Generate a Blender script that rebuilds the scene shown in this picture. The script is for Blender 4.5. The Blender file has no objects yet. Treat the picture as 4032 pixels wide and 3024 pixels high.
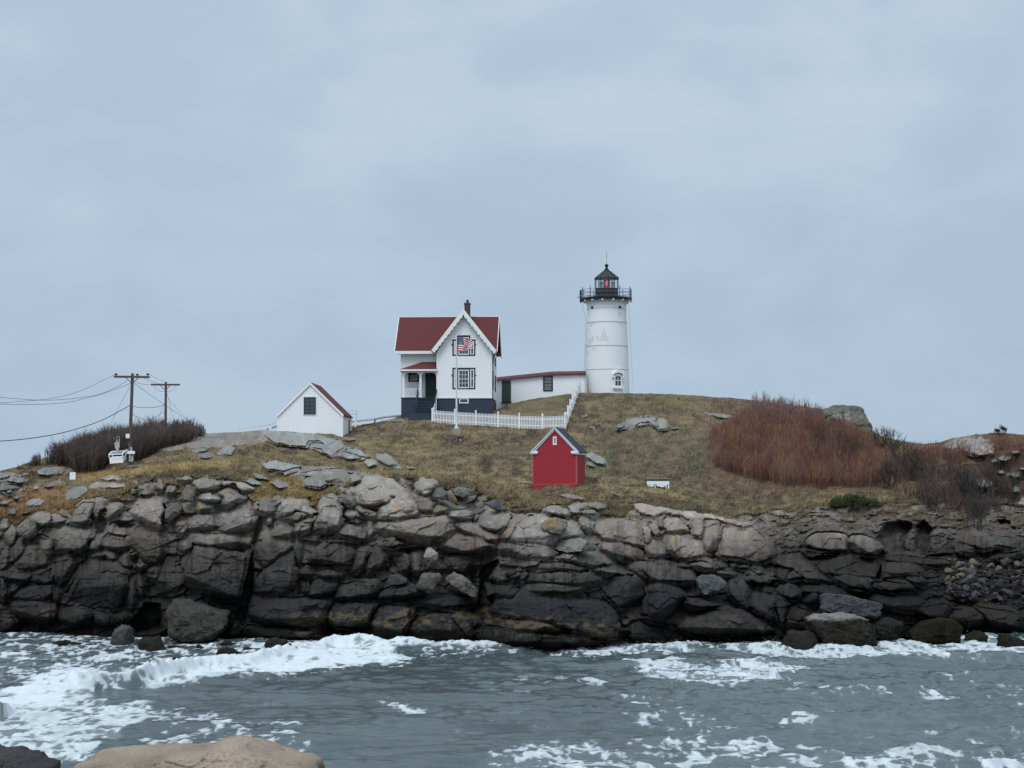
import bpy, bmesh, math, random
import numpy as np
from mathutils import Vector, Matrix
random.seed(7); rng = np.random.default_rng(11)
S = bpy.context.scene; COL = S.collection
PI = math.pi
# ---------------------------------------------------------------- camera model (photo measured in its own 4032 x 3024 pixels)
F = 7291.0; H = 10.5; HOR = 1914.0
PH = math.atan((HOR-1512.0)/F); CP, SP = math.cos(PH), math.sin(PH)
def P(px, py, Y):
    """world point seen at photo pixel px,py at ground distance Y (works on arrays)"""
    xr = (px-2016.0)/F; yu = (1512.0-py)/F
    fw = CP - yu*SP; up = SP + yu*CP
    return xr/fw*Y, Y, H + up/fw*Y
def PV(px, py, Y): return Vector(P(px, py, Y))
def pix(X, Y, Z):
    zz = Z-H; fw = Y*CP + zz*SP; up = -Y*SP + zz*CP
    return 2016.0 + F*X/fw, 1512.0 - F*up/fw
def water_Y(py):
    yu = (1512.0-py)/F
    return -H*(CP-yu*SP)/(SP+yu*CP)
CROPS = dict(A=(0,1780,.31646), B=(0,2100,.31646), C=(600,1820,.31646), D=(600,2140,.31646), E=(1200,1840,.33906),
    F=(1200,2150,.33906), G=(1850,1940,.29385), H=(1850,2200,.33906), I=(2400,1940,.31646), J=(2550,2200,.33906),
    K=(3200,2000,.37613), L=(3300,1640,.33092), M=(900,1700,.5424), N=(1050,1450,.30134), O=(2000,1500,.36166),
    Q=(2700,1500,.60217), R=(0,1400,.40687), S=(2700,1900,.60217), V=(400,1660,.13562), W=(1350,1560,.27125),
    X=(1720,1290,.27714), Y=(2500,1840,.09042), h=(1500,1100,.3919), t=(1900,950,.4522), g=(2260,960,.16883),
    a=(0,2400,.9114), b=(2016,2400,.9114))
def cr(c, u, v):
    x0, y0, s = CROPS[c]; return x0+u*s, y0+v*s
def poly(c, pts): return np.array([cr(c, u, v) for u, v in pts])
# ---------------------------------------------------------------- noise
def _hash(ix, iy, seed):
    n = (ix.astype(np.int64)*374761393 + iy.astype(np.int64)*668265263 + seed*1274126177) & 0xffffffff
    n = ((n ^ (n >> 13))*1274126177) & 0xffffffff
    n = ((n ^ (n >> 16))*2246822519) & 0xffffffff
    return ((n ^ (n >> 15)) & 0xffffff)/float(0xffffff)
def vnoise(x, y, seed=0):
    ix = np.floor(x); iy = np.floor(y); fx = x-ix; fy = y-iy
    fx = fx*fx*fx*(fx*(fx*6-15)+10); fy = fy*fy*fy*(fy*(fy*6-15)+10)
    a = _hash(ix, iy, seed); b = _hash(ix+1, iy, seed); c = _hash(ix, iy+1, seed); d = _hash(ix+1, iy+1, seed)
    return (a*(1-fx)+b*fx)*(1-fy) + (c*(1-fx)+d*fx)*fy
def fbm(x, y, o=4, seed=0):
    t = 0; a = .5; n = 0
    for k in range(o):
        t = t + a*vnoise(x, y, seed+k*17); n += a; a *= .5; x = x*2.03+5.1; y = y*2.03+1.7
    return t/n
def voro(x, y, seed):
    ix = np.floor(x); iy = np.floor(y)
    f1 = np.full(x.shape, 9.0); f2 = np.full(x.shape, 9.0); cid = np.zeros(x.shape); cx = np.zeros(x.shape); cy = np.zeros(x.shape)
    for dx in (-1, 0, 1):
        for dy in (-1, 0, 1):
            jx = ix+dx; jy = iy+dy
            qx = jx+.12+.76*_hash(jx, jy, seed); qy = jy+.12+.76*_hash(jx, jy, seed+7)
            d = np.hypot(x-qx, y-qy); h = _hash(jx, jy, seed+13)
            n = d < f1
            f2 = np.where(n, f1, np.minimum(f2, d)); f1 = np.where(n, d, f1)
            cid = np.where(n, h, cid); cx = np.where(n, qx, cx); cy = np.where(n, qy, cy)
    return f1, f2, cid, x-cx, y-cy
def inpoly(px, py, pg):
    ins = np.zeros(px.shape, bool); n = len(pg); j = n-1
    for i in range(n):
        xi, yi = pg[i]; xj, yj = pg[j]
        c = ((yi > py) != (yj > py)) & (px < (xj-xi)*(py-yi)/((yj-yi) if yj != yi else 1e-9)+xi)
        ins ^= c; j = i
    return ins
def edgedist(px, py, pg, closed=True):
    d = np.full(px.shape, 1e9); n = len(pg)
    for i in range(n if closed else n-1):
        ax, ay = pg[i]; bx, by = pg[(i+1) % n]
        ex, ey = bx-ax, by-ay; L = ex*ex+ey*ey+1e-9
        t = np.clip(((px-ax)*ex+(py-ay)*ey)/L, 0, 1)
        d = np.minimum(d, np.hypot(px-ax-t*ex, py-ay-t*ey))
    return d
def sstep(a, b, x):
    t = np.clip((x-a)/(b-a), 0, 1); return t*t*(3-2*t)
# ---------------------------------------------------------------- objects
def link(o, parent=None):
    COL.objects.link(o)
    if parent is not None: o.parent = parent
    return o
def tag(o, label=None, cat=None, group=None, kind=None):
    if label: o['label'] = label
    if cat: o['category'] = cat
    if group: o['group'] = group
    if kind: o['kind'] = kind
    return o
def empty(name, loc, rz=0.0):
    o = bpy.data.objects.new(name, None); o.location = loc; o.rotation_euler = (0, 0, rz); o.empty_display_size = .3
    return link(o)
def setcol(me, colors, name='Col'):
    a = me.color_attributes.new(name, 'FLOAT_COLOR', 'POINT')
    c = np.ones((len(colors), 4), np.float32); c[:, :colors.shape[1]] = colors
    a.data.foreach_set('color', c.ravel())
def npmesh(name, V, Fc, mat, parent=None, colors=None, smooth=True, extra=None):
    V = np.asarray(V, np.float32).reshape(-1, 3); Fc = np.asarray(Fc, np.int32); k = Fc.shape[1]
    me = bpy.data.meshes.new(name)
    me.vertices.add(len(V)); me.vertices.foreach_set('co', V.ravel())
    me.loops.add(Fc.size); me.loops.foreach_set('vertex_index', Fc.ravel())
    me.polygons.add(len(Fc)); me.polygons.foreach_set('loop_start', np.arange(0, Fc.size, k, dtype=np.int32))
    me.polygons.foreach_set('loop_total', np.full(len(Fc), k, np.int32))
    me.polygons.foreach_set('use_smooth', np.full(len(Fc), smooth, bool))
    me.update(calc_edges=True)
    if colors is not None: setcol(me, colors)
    if extra:
        for n, c in extra.items(): setcol(me, c, n)
    me.materials.append(mat)
    return link(bpy.data.objects.new(name, me), parent)
class MB:
    """collects simple solids that become ONE mesh"""
    def __init__(s): s.v = []; s.f = []
    def add(s, vs, fs):
        b = len(s.v); s.v += [tuple(x) for x in vs]; s.f += [tuple(i+b for i in f) for f in fs]; return s
    def box(s, x0, x1, y0, y1, z0, z1):
        if x0 > x1: x0, x1 = x1, x0
        if y0 > y1: y0, y1 = y1, y0
        if z0 > z1: z0, z1 = z1, z0
        return s.add([(x0,y0,z0),(x1,y0,z0),(x1,y1,z0),(x0,y1,z0),(x0,y0,z1),(x1,y0,z1),(x1,y1,z1),(x0,y1,z1)],
            [(0,3,2,1),(4,5,6,7),(0,1,5,4),(1,2,6,5),(2,3,7,6),(3,0,4,7)])
    def bar(s, a, b, w, h, up=(0,0,1)):
        a = Vector(a); b = Vector(b); d = (b-a).normalized(); u = Vector(up)
        if abs(d.dot(u)) > .95: u = Vector((0,1,0))
        r = d.cross(u).normalized()*w/2; t = r.cross(d).normalized()*h/2
        vs = [a-r-t, a+r-t, a+r+t, a-r+t, b-r-t, b+r-t, b+r+t, b-r+t]
        return s.add(vs, [(0,1,2,3),(7,6,5,4),(0,4,5,1),(1,5,6,2),(2,6,7,3),(3,7,4,0)])
    def prism(s, pts, y0, y1):
        """polygon in x,z swept along y"""
        n = len(pts); vs = [(x, y0, z) for x, z in pts]+[(x, y1, z) for x, z in pts]
        return s.add(vs, [tuple(range(n)), tuple(range(2*n-1, n-1, -1))]+[(i, i+n, (i+1) % n+n, (i+1) % n) for i in range(n)])
    def sweepx(s, pts, x0, x1):
        n = len(pts); vs = [(x0, y, z) for y, z in pts]+[(x1, y, z) for y, z in pts]
        return s.add(vs, [tuple(range(n)), tuple(range(2*n-1, n-1, -1))]+[(i, i+n, (i+1) % n+n, (i+1) % n) for i in range(n)])
    def slab(s, quad, off):
        """a quad given thickness by the vector off"""
        q = [Vector(p) for p in quad]; n = len(q); o = Vector(off); vs = q+[p+o for p in q]
        return s.add(vs, [tuple(range(n)), tuple(range(2*n-1, n-1, -1))]+[(i, i+n, (i+1) % n+n, (i+1) % n) for i in range(n)])
    def tube(s, pts, r, n=8):
        pts = [Vector(p) for p in pts]; rs = r if isinstance(r, (list, tuple)) else [r]*len(pts); b = len(s.v)
        for i, p in enumerate(pts):
            d = (pts[min(i+1, len(pts)-1)]-pts[max(i-1, 0)]).normalized()
            u = Vector((0,0,1)) if abs(d.z) < .9 else Vector((0,1,0))
            a = d.cross(u).normalized(); c = d.cross(a).normalized()
            for k in range(n): s.v.append(tuple(p+(a*math.cos(2*PI*k/n)+c*math.sin(2*PI*k/n))*rs[i]))
        for i in range(len(pts)-1):
            for k in range(n): s.f.append((b+i*n+k, b+i*n+(k+1) % n, b+(i+1)*n+(k+1) % n, b+(i+1)*n+k))
        s.f.append(tuple(b+k for k in range(n-1, -1, -1))); e = b+(len(pts)-1)*n; s.f.append(tuple(e+k for k in range(n)))
        return s
    def lathe(s, prof, n=32, c=(0,0,0), a0=0.0):
        b = len(s.v)
        for r, z in prof:
            for k in range(n): s.v.append((c[0]+r*math.cos(a0+2*PI*k/n), c[1]+r*math.sin(a0+2*PI*k/n), c[2]+z))
        m = len(prof)
        for i in range(m-1):
            for k in range(n): s.f.append((b+i*n+k, b+i*n+(k+1) % n, b+(i+1)*n+(k+1) % n, b+(i+1)*n+k))
        s.f.append(tuple(b+k for k in range(n-1, -1, -1))); e = b+(m-1)*n; s.f.append(tuple(e+k for k in range(n)))
        return s
    def ball(s, c, r, n=12):
        return s.lathe([(max(r*math.sin(PI*i/n), 1e-4), -r*math.cos(PI*i/n)) for i in range(n+1)], n, c)
    def build(s, name, mat, parent=None, bevel=0.0, smooth=False):
        me = bpy.data.meshes.new(name); me.from_pydata(s.v, [], s.f); me.update()
        bm = bmesh.new(); bm.from_mesh(me); bmesh.ops.recalc_face_normals(bm, faces=bm.faces)
        bm.to_mesh(me); bm.free()
        me.materials.append(mat)
        if smooth:
            me.polygons.foreach_set('use_smooth', np.ones(len(me.polygons), bool))
            me.set_sharp_from_angle(angle=math.radians(40))
        o = link(bpy.data.objects.new(name, me), parent)
        if bevel:
            m = o.modifiers.new('b', 'BEVEL'); m.width = bevel; m.segments = 2; m.limit_method = 'ANGLE'
        return o
class Frame:
    """a building's own axes: local x along its front, local y into its depth, rotated th about z"""
    def __init__(s, X, Y, Z, th): s.o = (X, Y, Z); s.th = th; s.c = math.cos(th); s.s = math.sin(th)
    def solve(s, px, py, d):
        """local (x,z) of the photo pixel on the plane local y = d"""
        xr = (px-2016.0)/F; yu = (1512.0-py)/F; fw = CP-yu*SP; up = SP+yu*CP
        X0, Y0, Z0 = s.o; k = xr/fw
        # X = X0+lx c - d s ; Y = Y0 + lx s + d c ; X = kY
        lx = (k*(Y0+d*s.c)-X0+d*s.s)/(s.c-k*s.s); Y = Y0+lx*s.s+d*s.c
        return lx, H+up/fw*Y-Z0
    def c2(s, crop, u, v, d=0.0): return s.solve(*cr(crop, u, v), d)
    def world(s, lx, d, lz): return Vector((s.o[0]+lx*s.c-d*s.s, s.o[1]+lx*s.s+d*s.c, s.o[2]+lz))
# ---------------------------------------------------------------- materials
def newmat(name):
    m = bpy.data.materials.new(name); m.use_nodes = True; nt = m.node_tree
    return m, nt, nt.nodes['Principled BSDF']
def plain(name, col, rough=.6, var=.12, scale=6.0, bump=0.0, metal=0.0, spec=.3, col2=None, lo=.45, hi=.65):
    """painted or bare surface with mottled colour; col2 adds worn patches"""
    m, nt, b = newmat(name); N = nt.nodes; L = nt.links
    b.inputs['Roughness'].default_value = rough; b.inputs['Metallic'].default_value = metal
    b.inputs['Specular IOR Level'].default_value = spec
    tc = N.new('ShaderNodeTexCoord'); nz = N.new('ShaderNodeTexNoise'); nz.inputs['Scale'].default_value = scale; nz.inputs['Detail'].default_value = 6
    L.new(tc.outputs['Object'], nz.inputs['Vector'])
    mx = N.new('ShaderNodeMix'); mx.data_type = 'RGBA'
    mx.inputs['A'].default_value = (*[c*(1-var) for c in col], 1); mx.inputs['B'].default_value = (*[min(c*(1+var), 1) for c in col], 1)
    L.new(nz.outputs['Fac'], mx.inputs['Factor']); out = mx.outputs['Result']
    if col2:
        n2 = N.new('ShaderNodeTexNoise'); n2.inputs['Scale'].default_value = scale*.35; n2.inputs['Detail'].default_value = 8; n2.inputs['Roughness'].default_value = .65
        L.new(tc.outputs['Object'], n2.inputs['Vector'])
        rp = N.new('ShaderNodeMapRange'); rp.inputs['From Min'].default_value = lo; rp.inputs['From Max'].default_value = hi
        L.new(n2.outputs['Fac'], rp.inputs['Value'])
        m2 = N.new('ShaderNodeMix'); m2.data_type = 'RGBA'; m2.inputs['B'].default_value = (*col2, 1)
        L.new(out, m2.inputs['A']); L.new(rp.outputs['Result'], m2.inputs['Factor']); out = m2.outputs['Result']
    L.new(out, b.inputs['Base Color'])
    if bump:
        bp = N.new('ShaderNodeBump'); bp.inputs['Strength'].default_value = bump; bp.inputs['Distance'].default_value = .02
        L.new(nz.outputs['Fac'], bp.inputs['Height']); L.new(bp.outputs['Normal'], b.inputs['Normal'])
    return m
def boards(name, col, pitch=.13, axis='Z', rough=.6, dark=.75, bumpd=.015):
    """lapped boards or shingle courses running across the given object axis"""
    m = plain(name, col, rough, .05, 3.0); nt = m.node_tree; N = nt.nodes; L = nt.links; b = N['Principled BSDF']
    tc = N.new('ShaderNodeTexCoord'); sp = N.new('ShaderNodeSeparateXYZ'); L.new(tc.outputs['Object'], sp.inputs[0])
    d = N.new('ShaderNodeMath'); d.operation = 'DIVIDE'; d.inputs[1].default_value = pitch; L.new(sp.outputs[axis], d.inputs[0])
    fr = N.new('ShaderNodeMath'); fr.operation = 'FRACT'; L.new(d.outputs[0], fr.inputs[0])
    inv = N.new('ShaderNodeMath'); inv.operation = 'SUBTRACT'; inv.inputs[0].default_value = 1; L.new(fr.outputs[0], inv.inputs[1])
    bp = N.new('ShaderNodeBump'); bp.inputs['Distance'].default_value = bumpd; bp.inputs['Strength'].default_value = .8
    L.new(inv.outputs[0], bp.inputs['Height']); L.new(bp.outputs['Normal'], b.inputs['Normal'])
    lt = N.new('ShaderNodeMath'); lt.operation = 'LESS_THAN'; lt.inputs[1].default_value = .14; L.new(fr.outputs[0], lt.inputs[0])
    src = b.inputs['Base Color'].links[0].from_socket
    mx = N.new('ShaderNodeMix'); mx.data_type = 'RGBA'; mx.inputs['B'].default_value = (*[c*dark for c in col], 1)
    L.new(src, mx.inputs['A']); L.new(lt.outputs[0], mx.inputs['Factor']); L.new(mx.outputs['Result'], b.inputs['Base Color'])
    return m
def vcmat(name, rough=.85, nscale=9.0, namt=.35, bump=.5, bdist=.04, spec=.25, vor=0.0, streak=False, trans=0.0):
    m, nt, b = newmat(name); N = nt.nodes; L = nt.links
    b.inputs['Roughness'].default_value = rough; b.inputs['Specular IOR Level'].default_value = spec
    at = N.new('ShaderNodeAttribute'); at.attribute_name = 'Col'
    tc = N.new('ShaderNodeTexCoord'); nz = N.new('ShaderNodeTexNoise'); nz.inputs['Scale'].default_value = nscale
    nz.inputs['Detail'].default_value = 8; nz.inputs['Roughness'].default_value = .7
    if streak:
        mp = N.new('ShaderNodeMapping'); mp.inputs['Scale'].default_value = (1, 1, .45); L.new(tc.outputs['Object'], mp.inputs['Vector']); L.new(mp.outputs['Vector'], nz.inputs['Vector'])
    else: L.new(tc.outputs['Object'], nz.inputs['Vector'])
    mr = N.new('ShaderNodeMapRange'); mr.inputs['From Min'].default_value = .25; mr.inputs['From Max'].default_value = .75
    mr.inputs['To Min'].default_value = 1-namt; mr.inputs['To Max'].default_value = 1+namt; L.new(nz.outputs['Fac'], mr.inputs['Value'])
    mu = N.new('ShaderNodeMix'); mu.data_type = 'RGBA'; mu.blend_type = 'MULTIPLY'; mu.inputs['Factor'].default_value = 1
    L.new(at.outputs['Color'], mu.inputs['A']); L.new(mr.outputs['Result'], mu.inputs['B']); L.new(mu.outputs['Result'], b.inputs['Base Color'])
    if bump:
        bp = N.new('ShaderNodeBump'); bp.inputs['Strength'].default_value = bump; bp.inputs['Distance'].default_value = bdist
        L.new(nz.outputs['Fac'], bp.inputs['Height']); L.new(bp.outputs['Normal'], b.inputs['Normal'])
    return m
M = {}
M['rock'] = vcmat('granite', .86, 7.0, .34, .9, .07, spec=.06, streak=True)
M['turf'] = vcmat('turf', .95, 5.0, .4, .6, .08, spec=.1)
M['blade'] = vcmat('dry_blades', .9, 3.0, .2, 0, spec=.1)
M['twig'] = vcmat('twig_bark', .9, 4.0, .2, 0, spec=.1)
M['clap'] = boards('white_clapboard', (.78,.785,.79), .13, dark=.80, bumpd=.003)
M['white'] = plain('white_paint', (.78,.785,.79), .5, .05, 2.0, 0, col2=(.66,.67,.66), lo=.55, hi=.8)
M['trim'] = plain('white_trim', (.74,.745,.74), .5, .05, 2.0)
M['towerw'] = plain('tower_white_paint', (.72,.73,.73), .5, .04, 1.0, .15, col2=(.50,.51,.51), lo=.60, hi=.70)
M['patch'] = plain('grey_patch_paint', (.61,.62,.62), .6, .05)
M['seam'] = plain('seam_grey', (.36,.37,.38), .6, .2)
M['redroof'] = boards('red_shingles', (.098,.022,.022), .16, 'Z', .8, .7, .012)
M['navy'] = plain('navy_paint', (.030,.040,.062), .55, .2, 4.0)
M['navydk'] = plain('dark_navy_trim', (.018,.023,.036), .5, .15)
M['dkgreen'] = plain('dark_green_paint', (.020,.036,.030), .5, .15)
M['green'] = plain('green_door_paint', (.034,.052,.043), .5, .12)
M['glass'] = plain('window_glass_dark', (.03,.035,.04), .08, .3, 2.0, spec=.8)
M['curtain'] = plain('window_glass_grey', (.16,.17,.18), .15, .4, 5.0, spec=.7)
M['brick'] = plain('chimney_brick', (.085,.052,.045), .85, .3, 9.0, .4)
M['black'] = plain('black_iron', (.010,.014,.016), .45, .25)
M['lroof'] = plain('black_lantern_roof', (.022,.023,.026), .5, .25, 2.0)
M['conc'] = plain('concrete', (.26,.25,.22), .9, .2, 5.0, .3)
M['red'] = plain('red_paint', (.30,.020,.028), .6, .10, 2.0, .1, col2=(.33,.05,.05), lo=.55, hi=.85)
M['redtrim'] = plain('faded_red_edge', (.42,.16,.16), .7, .15)
M['dkroof'] = boards('charcoal_shingles', (.026,.030,.036), .14, 'Z', .85, .7, .01)
M['wood'] = plain('weathered_pole_wood', (.10,.068,.060), .9, .3, 8.0, .4)
M['woodg'] = plain('grey_weathered_wood', (.20,.20,.19), .85, .2, 6.0, .2)
M['wire'] = plain('cable_black', (.05,.05,.055), .6, .1)
M['galv'] = plain('galvanised_steel', (.38,.40,.39), .5, .2, 6.0, metal=.2)
M['boxw'] = plain('white_enamel', (.78,.79,.78), .45, .06, 4.0, col2=(.55,.47,.38), lo=.62, hi=.75)
M['pgreen'] = plain('green_mark', (.03,.16,.07), .5, .1)
M['sign'] = plain('sign_white', (.80,.82,.84), .5, .03)
M['signtx'] = plain('sign_grey_print', (.42,.45,.50), .5, .1)
def emis(name, col, st):
    m, nt, b = newmat(name); b.inputs['Base Color'].default_value = (*[c*.5 for c in col], 1)
    b.inputs['Emission Color'].default_value = (*col, 1); b.inputs['Emission Strength'].default_value = st; return m
M['lamp'] = emis('red_lamp', (1.0,.03,.05), 2.2)
def clear():
    m, nt, b = newmat('clear_glass'); N = nt.nodes; L = nt.links; out = N['Material Output']
    t = N.new('ShaderNodeBsdfTransparent'); g = N.new('ShaderNodeBsdfGlossy'); g.inputs['Roughness'].default_value = .03
    t.inputs['Color'].default_value = (.93,.96,.95,1)
    mx = N.new('ShaderNodeMixShader'); mx.inputs[0].default_value = .10
    L.new(t.outputs[0], mx.inputs[1]); L.new(g.outputs[0], mx.inputs[2]); L.new(mx.outputs[0], out.inputs['Surface']); return m
M['clear'] = clear()
# ---------------------------------------------------------------- the headland: measured lines (photo px) -> distances
LX = [(-350,2040),(0,2033),(101,2020),(158,2008),(272,2001),(332,1970),(411,1957),(506,1930),(601,1884),(700,1873),(802,1871),(916,1886),
 (1000,1930),(1024,1940),(1106,1959),(1195,1956),(1290,1955),(1342,1918),(1400,1895),(1546,1874),(1624,1881),(1742,1911),(1876,1925),
 (1929,1966),(1991,1963),(2041,1984),(2123,2005),(2217,1984),(2291,1972),(2394,2000),(2440,2028),(2473,2015),(2500,1990),(2653,2006),
 (2827,2022),(2906,2035),(3037,2014),(3242,1996),(3483,1985),(3724,1985),(4032,1975),(4450,1975)]
KX = [(-350,1872),(0,1853),(60,1840),(110,1822),(200,1798),(300,1765),(500,1740),(650,1716),(838,1704),(980,1699),(1100,1697),(1200,1702),
 (1300,1712),(1345,1694),(1390,1676),(1404,1674),(1495,1660),(1550,1648),(1590,1636),(1700,1630),(1950,1614),(2005,1590),(2060,1578),(2187,1556),(2300,1547),
 (2550,1550),(2730,1556),(2880,1568),(3008,1580),(3230,1612),(3320,1642),(3418,1690),(3470,1718),(3570,1742),
 (3650,1748),(3700,1744),(3755,1724),(3827,1712),(3920,1704),(4032,1712),(4450,1725)]
KY = [(-350,146),(0,146),(110,152),(300,163),(650,163),(980,160),(1200,162),(1300,163.5),(1390,176),(1580,174.5),(1950,174.5),(2000,178),(2060,180.5),
 (2300,182.5),(2550,184),(2900,184),(3230,176),(3400,172),(3470,168),(3650,163),(4032,158),(4450,158)]
WX = [(-350,2489),(0,2489),(158,2492),(443,2508),(680,2512),(834,2518),(948,2512),(1138,2528),(1437,2526),(1709,2538),(1861,2528),(2053,2553),
 (2155,2570),(2291,2559),(2426,2549),(2460,2541),(2686,2534),(2855,2539),(2991,2533),(3092,2538),(3242,2534),(3441,2538),(3573,2526),(3784,2508),(4032,2502),(4450,2500)]
DX = [(-350,5.5),(900,5.5),(1700,7),(2400,9),(2700,11),(3000,15),(3300,18),(4032,18),(4450,18)]
def itp(T, x): return np.interp(x, [p[0] for p in T], [p[1] for p in T])
def baseY(px, py, noisy=False):
    px = np.asarray(px, float); py = np.asarray(py, float)
    yc = itp(LX, px); yk = itp(KX, px); Yk = itp(KY, px); yw = itp(WX, px); Yw = water_Y(yw); Yc = Yw+itp(DX, px)
    t = np.clip((yw-py)/(yw-yc), 0, 1); Ya = Yw+(Yc-Yw)*(.35*t+.65*t**1.8)
    u = np.clip((yc-py)/np.maximum(yc-yk, 1), 0, 1); Yb = 1/(1/Yc+(1/Yk-1/Yc)*u)
    return np.where(py > yc, Ya, Yb)
def ground(px, py): return PV(px, py, float(baseY(px, py)))
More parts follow.
